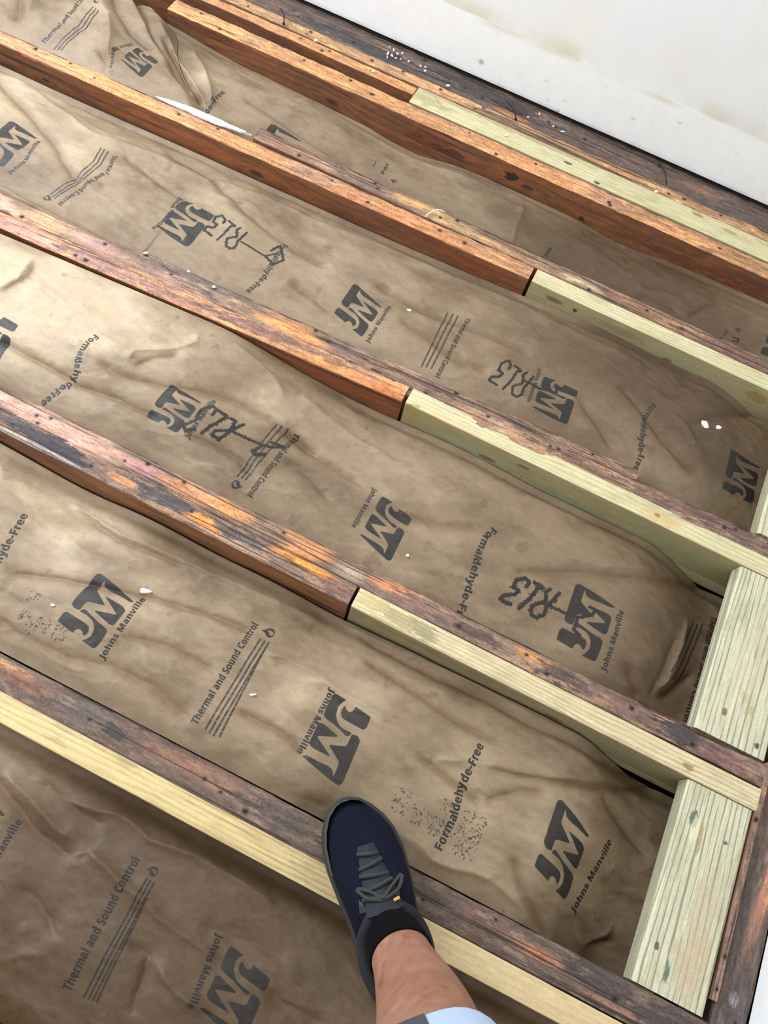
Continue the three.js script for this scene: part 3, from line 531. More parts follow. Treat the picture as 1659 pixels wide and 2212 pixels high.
// fourth joist line
board('floor_joist', 'old joist with black and orange patches ending at the fourth pale board from the wall', 'scarred', { x0: X0, x1: -.076, zL: -.4, zR: -.4062, w: .038, h: .14, y: .001, rough: .003, rad: .003, seed: 17, stains: [[-.68, .016, .06, .014, GB, .9], [-.75, .012, .04, .008, GB, .7], [-.63, .024, .04, .012, GB, .8], [-.45, .014, .08, .014, [72, 66, 66], .9], [-.52, .02, .03, .008, [214, 140, 86], .8], [-.36, .02, .035, .011, [222, 140, 74], .95], [-.3, .012, .05, .012, [88, 78, 74], .8], [-.17, .01, .06, .009, BO, .95], [-.2, .02, .05, .01, [112, 92, 84], .6], [-.1, .02, .04, .016, [128, 92, 84], .7], [-.7, .034, .1, .005, [210, 196, 180], .6], [-.3, .075, .25, .015, [170, 112, 58], .6]] });
board('floor_joist', 'old joist strip, pink left and orange midway, behind the fourth pale board', 'scarred', { x0: X0, x1: .672, zL: -.436, zR: -.4475, w: .0385, h: .14, y: 0, rough: .0035, seed: 18, stains: [[-.66, .018, .16, .02, [206, 158, 138], .9], [-.5, .02, .06, .016, [178, 128, 122], .8], [-.42, .02, .05, .018, [206, 142, 94], .7], [-.34, .016, .05, .015, [224, 150, 92], .9], [-.27, .02, .03, .014, [160, 126, 100], .5], [-.19, .016, .075, .018, [214, 142, 92], .95], [-.1, .02, .04, .018, [170, 150, 124], .8], [-.02, .012, .06, .01, [212, 138, 92], .8], [.06, .02, .07, .018, [122, 96, 86], .8], [.15, .02, .05, .014, [96, 76, 68], .7], [.24, .012, .05, .01, [214, 150, 88], .95], [.3, .02, .06, .016, [86, 70, 66], .8], [.42, .016, .05, .015, [112, 86, 78], .7], [.52, .016, .05, .016, [58, 52, 54], .85], [.6, .02, .06, .02, [120, 88, 84], .8]] });
board('sister_board', 'new pale yellow board with mouldy dark spots, fourth pale board from the wall', 'fresh2', { x0: -.07, x1: .668, zL: -.4060, w: .038, h: .14, y: .001, rough: .0005, rad: .003, seed: 19, stains: [[.03, .018, .05, .014, [150, 138, 100], .6], [-.04, .012, .025, .012, [186, 170, 110], .6], [.06, .02, .03, .014, [146, 134, 100], .6], [.02, .06, .1, .012, [142, 136, 88], .7], [.15, .06, .12, .014, [132, 130, 90], .5], [.54, .022, .012, .006, [140, 112, 70], .7], [-.05, .05, .02, .012, [120, 138, 104], .7]] });
// fifth joist line, under the shoe
board('floor_joist', 'old dark rotted joist strip running under the toe of the shoe', 'dark', { x0: X0, x1: .70, zL: -.042, zR: -.0555, w: .0525, h: .14, y: -.001, rough: .004, rad: .003, seed: 21, stains: [[-.5, .012, .05, .008, [200, 150, 96], .8], [-.46, .02, .06, .012, [140, 92, 74], .6], [-.36, .02, .06, .016, [96, 84, 76], .8], [-.3, .022, .02, .01, [62, 56, 52], .8], [-.2, .02, .06, .012, [140, 100, 80], .7], [-.12, .02, .06, .016, [160, 112, 90], .5], [-.02, .025, .08, .016, [86, 74, 68], .8], [.22, .02, .1, .016, [92, 78, 70], .7], [.32, .02, .05, .012, [120, 90, 78], .6], [.4, .024, .05, .01, [176, 118, 88], .8], [.5, .016, .05, .02, [74, 62, 60], .8], [.54, .04, .05, .006, [160, 112, 96], .7], [.62, .025, .06, .02, [70, 60, 62], .7]] });
board('sister_board', 'new golden yellow board under the shoe, nearest the viewer', 'gold', { x0: X0, x1: .70, zL: .0005, zR: -.0015, w: .0395, h: .14, y: .002, rough: .0006, seed: 22, stains: [[.45, .02, .35, .05, [214, 190, 146], .75], [-.3, .02, .3, .02, [230, 214, 146], .35]] });

// blocking laid flat between the joists at the right, with the rim edge and plate beyond
function blocking(label, x0, x1, z0, z1, y, seed, stains) {
  const w = x1 - x0, g = boardGeo(z0, z1, 0, 0, w, .038, 0, .0005, .007, seed);
  const mat = new THREE.MeshStandardMaterial({ map: boardTex('block', z0, z1, w, seed, stains), roughness: .65 }); mat.bumpMap = mat.map; mat.bumpScale = .0012;
  // length axis x -> world z, width axis z -> world -x
  g.applyMatrix4(new THREE.Matrix4().makeBasis(new THREE.Vector3(0, 0, 1), new THREE.Vector3(0, 1, 0), new THREE.Vector3(-1, 0, 0))).translate(x1, y, 0);
  const m = top('blocking_board', new THREE.Mesh(g, mat)); return tag(m, label, 'board');
}
blocking('short greenish grooved block between the second and third pale boards at the right frame edge', .547, .662, -1.178, -.856, -.002, 31);
blocking('short pale grooved block with two brown smudges between the third and fourth pale boards', .534, .662, -.7735, -.4515, -.002, 32, [[-.54, .055, .012, .012, [172, 156, 106], .8], [-.52, .045, .012, .01, [168, 150, 104], .8], [-.5, .085, .006, .004, [120, 96, 64], .9], [-.47, .02, .006, .004, [70, 66, 54], .9], [-.6, .06, .1, .03, [224, 214, 182], .4]]);
blocking('short pale grooved block with a dark knot between the fourth and fifth pale boards', .548, .662, -.3668, -.0575, -.002, 33, [[-.31, .088, .014, .006, [92, 104, 84], .9], [-.295, .084, .02, .008, [226, 214, 176], .7], [-.285, .07, .03, .004, [156, 130, 84], .6], [-.11, .04, .05, .025, [190, 166, 130], .45], [-.17, .035, .08, .02, [190, 168, 134], .4], [-.09, .066, .018, .006, [96, 108, 92], .9], [-.115, .09, .006, .005, [84, 84, 72], .9], [-.3, .03, .004, .004, [80, 78, 62], .9]]);
{
  const m = new THREE.MeshStandardMaterial({ roughness: .8, map: boardTex('pinkish', -.45, -.06, .009, 41) });
  tag(top('rim_strip', new THREE.Mesh(boardGeo(-.452, -.085, 0, 0, .009, .12, 0, .0012, .001, 41).applyMatrix4(new THREE.Matrix4().makeBasis(new THREE.Vector3(0, 0, 1), new THREE.Vector3(0, 1, 0), new THREE.Vector3(-1, 0, 0))).translate(.6725, .002, 0), m)), 'thin reddish wood strip between the pale block and the dark plate at right', 'board');
  const gp = boardGeo(-1.605, 1.0, 0, 0, .052, .1, 0, .003, .003, 43).applyMatrix4(new THREE.Matrix4().makeBasis(new THREE.Vector3(0, 0, 1), new THREE.Vector3(0, 1, 0), new THREE.Vector3(-1, 0, 0))).translate(.7265, -.006, 0);
  const mp = new THREE.MeshStandardMaterial({ map: boardTex('plate', -1.605, 1.0, .052, 43, [[-.27, .012, .05, .014, [196, 134, 104], .95], [-.22, .02, .05, .012, [170, 120, 98], .6], [-.1, .026, .01, .008, [220, 218, 212], .8], [-.08, .02, .06, .02, [82, 76, 82], .6]]), roughness: .8 });
  mp.bumpMap = mp.map; mp.bumpScale = .001;
  tag(top('wall_plate', new THREE.Mesh(gp, mp)), 'dark stained wood plate beside the white wall at the bottom right corner', 'board');
}
// the rest of the old floor, beyond the picture: plywood at left and in front, on its own joist
const M_ply = new THREE.MeshStandardMaterial({ color: 0x9a7a56, roughness: .85 });
struct('floor_1', box(WIN.x, X0 - .004, -.02, .018, -1.6, 2.0), M_ply);
struct('floor_2', box(X0, .66, -.02, .018, .41, 2.0), M_ply);
struct('floor_3', box(X0, .66, -.16, -.022, .37, .41), M_ply);

// ---------------------------------------------------------------- kraft-faced insulation
const LOGO = [
  [[0,0],[.327,-.012],[.212,.039],[.073,.131],[.003,.237],[.024,.301],[.079,.332],[.194,.343],[.433,.324],[.344,.383],[.254,.403],[.112,.381],[-.1,.365],[-.313,.362],[-.354,.334],[-.259,.215],[-.084,.048]],
  [[.268,.067],[.193,.115],[.143,.175],[.151,.22],[.228,.23],[.765,.203],[.864,.153],[.999,.004],[.961,-.003],[.571,-.004],[.536,.037],[.461,.084],[.38,.107],[.313,.098],[.296,.071]],
  [[-.479,.461],[-.38,.441],[.073,.468],[-.582,.632],[-.424,.689],[-.206,.76],[-.587,.794],[-.741,.798],[-.8,.769],[-.691,.656],[-.541,.501]],
  [[.437,.334],[.604,.312],[.661,.346],[.622,.395],[.09,.958],[-.019,1.005],[-.115,1.013],[-.53,1],[-1.004,.97],[-.954,.945],[-.886,.926],[-.597,.908],[-.289,.877],[-.185,.882],[-.157,.914],[-.185,.964],[-.119,.919],[.033,.753],[-.098,.699],[-.249,.638],[.263,.516]],
];
const baySpan = (b) => [X0, b === 5 ? .7 : b === 1 ? .7 : .655];
function baseHeight(b, x, z) {
  const B = BAYS[b], zf = lin(x, B.zF), zn = lin(x, B.zN), s = clamp((z - zf) / (zn - zf)), t = smooth(.36, .56, x);
  return mix(soft(x, B.yF), soft(x, B.yN), s) + B.bulge * 4 * s * (1 - s) - B.drop * t;
}
// distance field of the creases of one bay on a fine grid
function creaseField(b, x0, x1, z0, z1, nx, nzz) {
  const h = new Float32Array(nx * nzz), val = new Float32Array(nx * nzz);
  for (const c of CREASES) {
    if (c[0] !== b) continue;
    const amp = c[1] / 1000 * (b === 1 && Math.abs(c[1]) > 8 ? 1.1 : 1.65), wd = c[2] / 1000, pts = c.slice(3), R = wd * 3.2;
    let len = 0; const cum = [0]; for (let i = 1; i < pts.length; i++) { len += Math.hypot(pts[i][0] - pts[i - 1][0], pts[i][1] - pts[i - 1][1]); cum.push(len); }
    const bx0 = Math.min(...pts.map((p) => p[0])) - R, bx1 = Math.max(...pts.map((p) => p[0])) + R, bz0 = Math.min(...pts.map((p) => p[1])) - R, bz1 = Math.max(...pts.map((p) => p[1])) + R;
    const i0 = Math.max(0, Math.floor((bx0 - x0) / (x1 - x0) * nx)), i1 = Math.min(nx - 1, Math.ceil((bx1 - x0) / (x1 - x0) * nx)), j0 = Math.max(0, Math.floor((bz0 - z0) / (z1 - z0) * nzz)), j1 = Math.min(nzz - 1, Math.ceil((bz1 - z0) / (z1 - z0) * nzz));
    for (let j = j0; j <= j1; j++) for (let i = i0; i <= i1; i++) {
      const x = x0 + (i / (nx - 1)) * (x1 - x0), z = z0 + (j / (nzz - 1)) * (z1 - z0); let best = 9, at = 0;
      const wx = x + (nz(N32, x * .9, z * .9) - .5) * .006, wz = z + (nz(N32, z * .9 + .4, x * .9) - .5) * .006;
      for (let k = 1; k < pts.length; k++) {
        const ax = pts[k - 1][0], az = pts[k - 1][1], dx = pts[k][0] - ax, dz = pts[k][1] - az, L2 = dx * dx + dz * dz || 1e-9, t = clamp(((wx - ax) * dx + (wz - az) * dz) / L2), q = Math.hypot(wx - ax - dx * t, wz - az - dz * t);
        if (q < best) { best = q; at = cum[k - 1] + t * Math.sqrt(L2); }
      }
      if (best > R) continue;
      const end = smooth(0, .03, at) * smooth(0, .03, len - at), f = (Math.sqrt((best / wd) ** 2 + .02) - .14), s = Math.exp(-f * 1.25) * end * smooth(R, R * .6, best);
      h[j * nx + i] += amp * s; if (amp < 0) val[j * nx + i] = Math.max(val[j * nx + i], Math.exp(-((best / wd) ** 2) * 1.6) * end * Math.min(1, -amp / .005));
    }
  }
  return { h, val };
}
function drawPrints(ctx, b) {
  const K = 1000;
  for (const p of PRINTS) {
    if (p[0] !== b) continue;
    ctx.fillStyle = ctx.strokeStyle = 'rgba(0,0,0,.93)'; ctx.lineCap = 'round'; ctx.lineJoin = 'round';
    if (p[1] === 'logo') {
      const [, , a, c, e] = p, ux = c[0] - a[0], uz = c[1] - a[1], vx = e[0] - a[0], vz = e[1] - a[1];
      for (const poly of LOGO) { ctx.beginPath(); const q = poly.map(([s, t]) => [a[0] + ux * s + vx * t, a[1] + uz * s + vz * t]);
        q.forEach(([x, z], i) => { const n = q[(i + 1) % q.length], m = q[(i + q.length - 1) % q.length], r1 = .2, l0 = [mix(x, m[0], r1), mix(z, m[1], r1)], l1 = [mix(x, n[0], r1), mix(z, n[1], r1)]; if (i) ctx.lineTo(l0[0] * K, l0[1] * K); else ctx.moveTo(l0[0] * K, l0[1] * K); ctx.quadraticCurveTo(x * K, z * K, l1[0] * K, l1[1] * K); });
        ctx.closePath(); ctx.fill(); }
    } else if (p[1] === 'text') {
      const str = p[2], size = p[3], pts = p.slice(4), cum = [0]; for (let i = 1; i < pts.length; i++) cum.push(cum[i - 1] + Math.hypot(pts[i][0] - pts[i - 1][0], pts[i][1] - pts[i - 1][1]));
      const L = cum[cum.length - 1] * K; ctx.font = 'bold 40px sans-serif'; const ws = [...str].map((ch) => ctx.measureText(ch).width), tot = ws.reduce((s, w) => s + w, 0); let at = 0;
      [...str].forEach((ch, i) => { const w = ws[i] / tot * L, mid = (at + w / 2) / K; at += w; let k = 1; while (k < pts.length - 1 && cum[k] < mid) k++;
        const t = (mid - cum[k - 1]) / (cum[k] - cum[k - 1]), x = mix(pts[k - 1][0], pts[k][0], t), z = mix(pts[k - 1][1], pts[k][1], t);
        let ang = Math.atan2(pts[k][1] - pts[k - 1][1], pts[k][0] - pts[k - 1][0]);
        ctx.save(); ctx.translate(x * K, z * K); ctx.rotate(ang); ctx.scale((w / ws[i]), size * (str[0] === 'J' ? 1.06 : 1.18) / 40); ctx.font = 'bold 40px sans-serif'; ctx.textAlign = 'center'; ctx.textBaseline = 'alphabetic'; ctx.fillText(ch, 0, 0); ctx.lineWidth = 1.6; ctx.strokeText(ch, 0, 0); ctx.restore(); });
    } else if (p[1] === 'bar') {
      ctx.lineWidth = p[2] * K * 1.4; ctx.lineCap = 'butt'; ctx.setLineDash([13, .9, 9, 1.1, 17, .8]); ctx.strokeStyle = 'rgba(0,0,0,.8)'; ctx.beginPath(); p.slice(3).forEach(([x, z], i) => (i ? ctx.lineTo(x * K, z * K) : ctx.moveTo(x * K, z * K))); ctx.stroke(); ctx.setLineDash([]);
    } else if (p[1] === 'ink') {
      { const pts = p.slice(3), jr = rng(Math.round(pts[0][0] * 5000) + 9); ctx.lineWidth = p[2] * K * .95; ctx.beginPath(); pts.forEach(([x, z], i) => (i ? ctx.lineTo(x * K, z * K) : ctx.moveTo(x * K, z * K))); ctx.stroke();
        for (let i = 1; i < pts.length; i++) { const n = Math.ceil(Math.hypot(pts[i][0] - pts[i - 1][0], pts[i][1] - pts[i - 1][1]) * 700); for (let k = 0; k < n; k++) { const x = mix(pts[i - 1][0], pts[i][0], k / n) * K, z = mix(pts[i - 1][1], pts[i][1], k / n) * K; ctx.lineWidth = p[2] * K * (.18 + .25 * jr()); ctx.beginPath(); ctx.moveTo(x + (jr() - .5) * p[2] * K * .8, z + (jr() - .5) * p[2] * K * .8); ctx.lineTo(x + (jr() - .5) * p[2] * K * 1.5, z + (jr() - .5) * p[2] * K * 1.5); ctx.stroke(); } } }
    } else if (p[1] === 'flame') {
      const [, , c, t] = p; ctx.save(); ctx.translate(c[0] * K, c[1] * K); ctx.rotate(Math.atan2(t[1] - c[1], t[0] - c[0])); const s = Math.hypot(t[0] - c[0], t[1] - c[1]) * K / 11; ctx.scale(s, s);
      ctx.beginPath(); ctx.moveTo(11, -2); ctx.bezierCurveTo(6, 0, 5, 6, -2, 6.5); ctx.bezierCurveTo(-9, 6, -9, -6, -2, -7); ctx.bezierCurveTo(2, -7, 3, -4, 5, -3); ctx.bezierCurveTo(7, -2, 9, -2, 11, -2); ctx.fill();
      ctx.globalCompositeOperation = 'destination-out'; ctx.beginPath(); ctx.moveTo(4, 1); ctx.bezierCurveTo(1, 3.5, -5, 4, -6, 0); ctx.bezierCurveTo(-6, -3.5, -2, -4, -1, -2); ctx.bezierCurveTo(0, -1, 0, 1, 4, 1); ctx.fill(); ctx.restore();
    }
  }
  const r = rng(90 + b);
  for (const s of SMUDGES) { if (s[0] !== b) continue; ctx.fillStyle = 'rgba(10,8,20,.7)'; for (let i = 0; i < s[4] * 2; i++) { ctx.beginPath(); ctx.ellipse((s[1] + (r() - .5) * 2 * s[3]) * 1000, (s[2] + (r() - .5) * 2 * s[3]) * 1000, .5 + r() * 2, .3 + r() * .9, r() * 3, 0, 7); ctx.fill(); } }
}
const M_glass = new THREE.MeshStandardMaterial({ color: 0xe9e2cd, roughness: 1 });
const fiberTex = (() => { const W = 512, d = new Uint8Array(W * W * 4); for (let j = 0; j < W; j++) for (let i = 0; i < W; i++) { const v = 255 * clamp(.25 + .5 * nz(N32, i / W, j / W) + .25 * nz(N128, i / W, j / W)), o = (j * W + i) * 4; d[o] = d[o + 1] = d[o + 2] = v; d[o + 3] = 255; } const t = dataTex(d, W, W, false); t.wrapS = THREE.RepeatWrapping; t.repeat.set(9, 3); return t; })();
function facing(b, xa, xb, lift, mod, skewA, skewB) {
  const B = BAYS[b], zmin = Math.min(lin(xa, B.zF), lin(xb, B.zF), ...B.zF.map((p) => p[1])) , zmax = Math.max(...B.zN.map((p) => p[1]));
  const nx = Math.round((xb - xa) / .004), nq = 96, xm = (xa + xb) / 2, cz0 = zmin, cz1 = zmax, cx = Math.round((xb - xa) / .0025), cq = Math.round((cz1 - cz0) / .0025);
  const F = creaseField(b, xa, xb, cz0, cz1, cx, cq);
  const samp = (A, x, z) => { const u = clamp((x - xa) / (xb - xa), 0, .9999) * (cx - 1), v = clamp((z - cz0) / (cz1 - cz0), 0, .9999) * (cq - 1), i = u | 0, j = v | 0, a = u - i, c = v - j; return mix(mix(A[j * cx + i], A[j * cx + Math.min(i + 1, cx - 1)], a), mix(A[Math.min(j + 1, cq - 1) * cx + i], A[Math.min(j + 1, cq - 1) * cx + Math.min(i + 1, cx - 1)], a), c); };
  const height = (x, z) => {
    const zf = lin(x, B.zF), zn = lin(x, B.zN), s = clamp((z - zf) / (zn - zf)), edge = smooth(0, .12, s) * smooth(1, .88, s);
    let h = baseHeight(b, x, z) + lift + samp(F.h, x, z);
    // the stapling flange: the paper dips just before it meets the joist
    { const dz = z - zf, k = (b === 1 ? .012 : b === 2 ? .014 : b === 3 ? .012 * smooth(-.35, -.15, x) : .006) * (.5 + nz(N8, x * .5 + b * .3, .2)); h -= k * Math.exp(-(((dz - .014) / .011) ** 2)); }
    // soft pillowing and fine crumple, drawn out along the batt
    h += (nz(N4, x * .5 + b * .37, z * 1.3 + b * .21) - .5) * .016 * edge;
    const rg = 1 - Math.abs(nz(N4, x * .55 + z * .35 + b * .7, z * 1.5 - x * .3 + .1 * b) * 2 - 1); h += (rg ** 3 - .3) * .0042 * edge;
    const rg2 = 1 - Math.abs(nz(N8, x * 1.0 - z * .5 + b * .3, z * 1.8 + x * .5) * 2 - 1); h += (rg2 ** 3 - .3) * .0016 * edge;
    h += (nz(N32, x * 1.3, z * 1.3) - .5) * .0007;
    return mod ? mod(x, z, s, h) : h;
  };
  // paper with its print, the strip folded into two halves of one texture
  const W = 2048, H = 1536, HH = H / 2, cv = document.createElement('canvas'); cv.width = W; cv.height = H; const ctx = cv.getContext('2d');
  const tones = LIGHT_TONES.filter((q) => q[0] === b);
  const sx = W / (xm - xa) / 1000, sz = HH / (cz1 - cz0) / 1000;
  for (let k = 0; k < 2; k++) { ctx.save(); ctx.beginPath(); ctx.rect(0, k * HH, W, HH); ctx.clip(); ctx.setTransform(sx, 0, 0, sz, -(k ? xm : xa) * sx * 1000, -cz0 * sz * 1000 + k * HH); drawPrints(ctx, b); ctx.restore(); }
  const d = ctx.getImageData(0, 0, W, H).data, out = new Uint8Array(W * H * 4);
  for (let j = 0; j < H; j++) { const k = j >= HH ? 1 : 0, z = cz0 + ((j - k * HH) / HH) * (cz1 - cz0);
    for (let i = 0; i < W; i++) {
      const x = (k ? xm : xa) + (i / W) * (xm - xa), o = (j * W + i) * 4;
      const big = nz(N4, x * .75 + b * .31, z * 1.5 + b * .53), md = nz(N8, x * 1.7 + z * .5, z * 3.1 + b * .2), fi = nz(N32, x * 2.2, z * 4.2), ff = nz(N128, x * 3.1, z * 3.1), v = samp(F.val, x, z);
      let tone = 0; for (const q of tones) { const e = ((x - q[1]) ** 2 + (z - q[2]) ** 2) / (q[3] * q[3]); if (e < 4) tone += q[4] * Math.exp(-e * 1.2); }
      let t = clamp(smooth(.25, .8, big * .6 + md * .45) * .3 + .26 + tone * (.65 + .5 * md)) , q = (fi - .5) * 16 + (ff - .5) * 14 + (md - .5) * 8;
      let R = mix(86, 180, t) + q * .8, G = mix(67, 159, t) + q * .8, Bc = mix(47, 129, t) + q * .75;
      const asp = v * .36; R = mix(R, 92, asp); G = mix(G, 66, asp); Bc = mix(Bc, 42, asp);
      const sp = smooth(.8, .88, nz(N32, x * .8 + 5, z * .8)) * .25; R = mix(R, 84, sp); G = mix(G, 62, sp); Bc = mix(Bc, 44, sp);
      const a = (d[o + 3] / 255) * (.86 + (fi - .5) * .22 + (ff - .5) * .22); R = mix(R, 22, a); G = mix(G, 21, a); Bc = mix(Bc, 20, a);
      out[o] = clamp(R, 0, 255); out[o + 1] = clamp(G, 0, 255); out[o + 2] = clamp(Bc, 0, 255); out[o + 3] = 255;
    } }
  const tex = dataTex(out, W, H);
  const half = (k) => { const x0 = k ? xm : xa, x1 = k ? xb : xm, n = Math.round(nx / 2), P = [], T = [], Nn = [], I = [];
    for (let j = 0; j <= nq; j++) for (let i = 0; i <= n; i++) {
      const s01 = j / nq, x = mix(!k && skewA ? skewA(s01) : x0, k && skewB ? skewB(s01) : x1, i / n), zf = lin(x, B.zF) + .0008, zn = lin(x, B.zN) - .0006, z = mix(zf, zn, s01), e = .0015, y = height(x, z);
      P.push(x, y, z); T.push(clamp((x - x0) / (x1 - x0)) * (1 - 1 / W) + .5 / W, k * .5 + clamp((z - cz0) / (cz1 - cz0), .002, .998) * .5);
      const gx = (height(x + e, z) - height(x - e, z)) / (2 * e), gz = (height(x, z + e) - height(x, z - e)) / (2 * e), l = Math.hypot(gx, 1, gz); Nn.push(-gx / l, 1 / l, -gz / l);
    }
    for (let j = 0; j < nq; j++) for (let i = 0; i < n; i++) { const a = j * (n + 1) + i, bb = a + 1, c = a + n + 1, dd = c + 1; I.push(a, c, bb, bb, c, dd); }
    const g = new THREE.BufferGeometry(); g.setAttribute('position', new THREE.Float32BufferAttribute(P, 3)); g.setAttribute('normal', new THREE.Float32BufferAttribute(Nn, 3)); g.setAttribute('uv', new THREE.Float32BufferAttribute(T, 2)); g.setIndex(I); return g; };
  const mat = new THREE.MeshPhysicalMaterial({ map: tex, roughness: .56, ior: 1.45, side: THREE.DoubleSide });
  return { geo: mergeGeometries([half(0), half(1)]), mat, height };
}
const BATT_LABEL = {
  1: 'brown paper-faced insulation in the farthest bay below the orange joist with knots',
  2: 'brown paper-faced insulation in the second bay from the wall, with white foam shreds',
  3: 'brown paper-faced insulation in the third bay from the wall, with two large R13 scrawls',
  4: 'brown paper-faced insulation in the bay that the shoe toe points over',
  5: 'brown paper-faced insulation nearest the viewer, left of the leg',
};
const HEIGHT = {}, FOLD = (s) => -1.125 + .27 * s + .012 * Math.sin(s * 9);     // where the two batts of the farthest bay meet

for (let b = 1; b <= 5; b++) {
  const [sa, xb] = baySpan(b), xa = b === 1 ? -1.14 : sa;
  const F = facing(b, xa, xb, 0, undefined, b === 1 ? FOLD : undefined), g = group('insulation_batt', BATT_LABEL[b], 'insulation');
  HEIGHT[b] = F.height;
  part('paper_facing', F.geo, F.mat, g);
  const B = BAYS[b], fill = gridGeo(60, 2, (u, v) => { const x = mix(b === 1 ? FOLD(v) + .004 : xa, xb, u); return [x, -.175, mix(lin(x, B.zF) + .004, lin(x, B.zN) - .004, v)]; });
  part('glass_fibre_core', fill, M_glass, g);
}
// ---------------------------------------------------------------- crumpled second batt at the far left of the farthest bay
{
  const F = facing(1, X0, -.84, .0, (x, z, s, h) => { const d = FOLD(s) - x; return h + .022 * smooth(-.002, .045, d) + .014 * smooth(.1, .3, d) * Math.sin(s * 3.1); }, undefined, (s) => FOLD(s) - .0015);
  const g = group('insulation_batt', 'crumpled end of brown paper insulation at the top left corner, folded over the next batt', 'insulation');
  part('paper_facing', F.geo, F.mat, g);
  part('glass_fibre_core', gridGeo(30, 2, (u, v) => [mix(X0, FOLD(v) - .004, u), -.175, mix(lin(X0, BAYS[1].zF) + .004, -1.2, v)]), M_glass, g);
  HEIGHT[6] = F.height;
  const fg = gridGeo(60, 10, (u, v) => { const x = mix(-1.0, -.748, u), w = .017 * Math.sin(Math.PI * Math.pow(u, .8)), a = v * Math.PI, zc = lin(x, [[-1.0, -1.207], [-.745, -1.226]]); return [x, -.003 + Math.sin(a) * (.004 + w * .35) + (nz(N128, x * 3, v) - .5) * .003, zc - Math.cos(a) * w * .55 + (nz(N32, x * 2, v) - .5) * .003]; });
  const m = new THREE.MeshStandardMaterial({ color: 0xfbfaf4, roughness: 1, bumpMap: fiberTex, bumpScale: .001 });
  part('glass_fibre_core', fg, m, g, 'white glass fibre showing along the torn paper edge');
}

// ---------------------------------------------------------------- loose bits
const M_chip = new THREE.MeshStandardMaterial({ color: 0xf3f0e8, roughness: .8 });
function chipGeo(l, w, t, seed) { const r = rng(seed), pts = []; for (let i = 0; i < 9; i++) { const a = (i / 9) * 6.283, k = .65 + .5 * r(); pts.push(new THREE.Vector3(Math.cos(a) * l * .5 * k, 0, Math.sin(a) * w * .5 * k), new THREE.Vector3(Math.cos(a) * l * .42 * k, t * (.6 + .6 * r()), Math.sin(a) * w * .42 * k)); } return new ConvexGeometry(pts); }
function surfaceY(x, z) { for (let b = 1; b <= 5; b++) { const B = BAYS[b]; if (z > lin(x, B.zF) && z < lin(x, B.zN)) return HEIGHT[b](x, z); } return .002; }
function chip(x, z, l, w, turn, label, grp, name = 'paint_chip', cat = 'chip') {
  const m = top(name, new THREE.Mesh(chipGeo(l, w, .0022, Math.round((x + 3) * 977 + (z + 3) * 313)), M_chip)); m.position.set(x, surfaceY(x, z) + .0004, z); m.rotation.y = turn; m.rotation.z = .12; return tag(m, label, cat, grp);
}
for (const c of CHIPS) chip(...c);
for (const [x, z, l] of CRUMBS) chip(x, z, l, l * .6, x * 90, x < -.3 ? 'tiny white plaster crumb in the scattered cluster on the dark wall plate' : 'tiny white plaster crumb on the dark wall plate, right of the cluster', x < -.3 ? 'plaster crumbs in the cluster' : 'plaster crumbs right of the cluster', 'plaster_crumb', 'crumb');
{
  const pts = THREAD.map(([x, z], i) => new THREE.Vector3(x, .003 + [.0, .006, .01, .007, .002][i], z));
  tag(top('string', new THREE.Mesh(new THREE.TubeGeometry(new THREE.CatmullRomCurve3(pts), 24, .0012, 6), M_chip)), 'short curled white string on the tan joist beside the second pale board', 'string');
}
const M_rust = new THREE.MeshStandardMaterial({ color: 0x2a2320, roughness: .6, metalness: .5 });
for (const [a, b, label] of NAILS) {
  const p0 = new THREE.Vector3(a[0], .004, a[1]), p2 = new THREE.Vector3(b[0], .006, b[1]), mid = p0.clone().lerp(p2, .6).add(new THREE.Vector3(.004, .006, 0));
  const g = group('bent_nail', label, 'nail');
  part('shank', new THREE.TubeGeometry(new THREE.CatmullRomCurve3([p0, mid, p2]), 12, .0015, 6), M_rust, g);
  const hd = new THREE.CylinderGeometry(.0036, .0036, .0012, 12); hd.rotateX(Math.PI / 2.4).translate(p2.x, p2.y, p2.z); part('head', hd, M_rust, g);
}

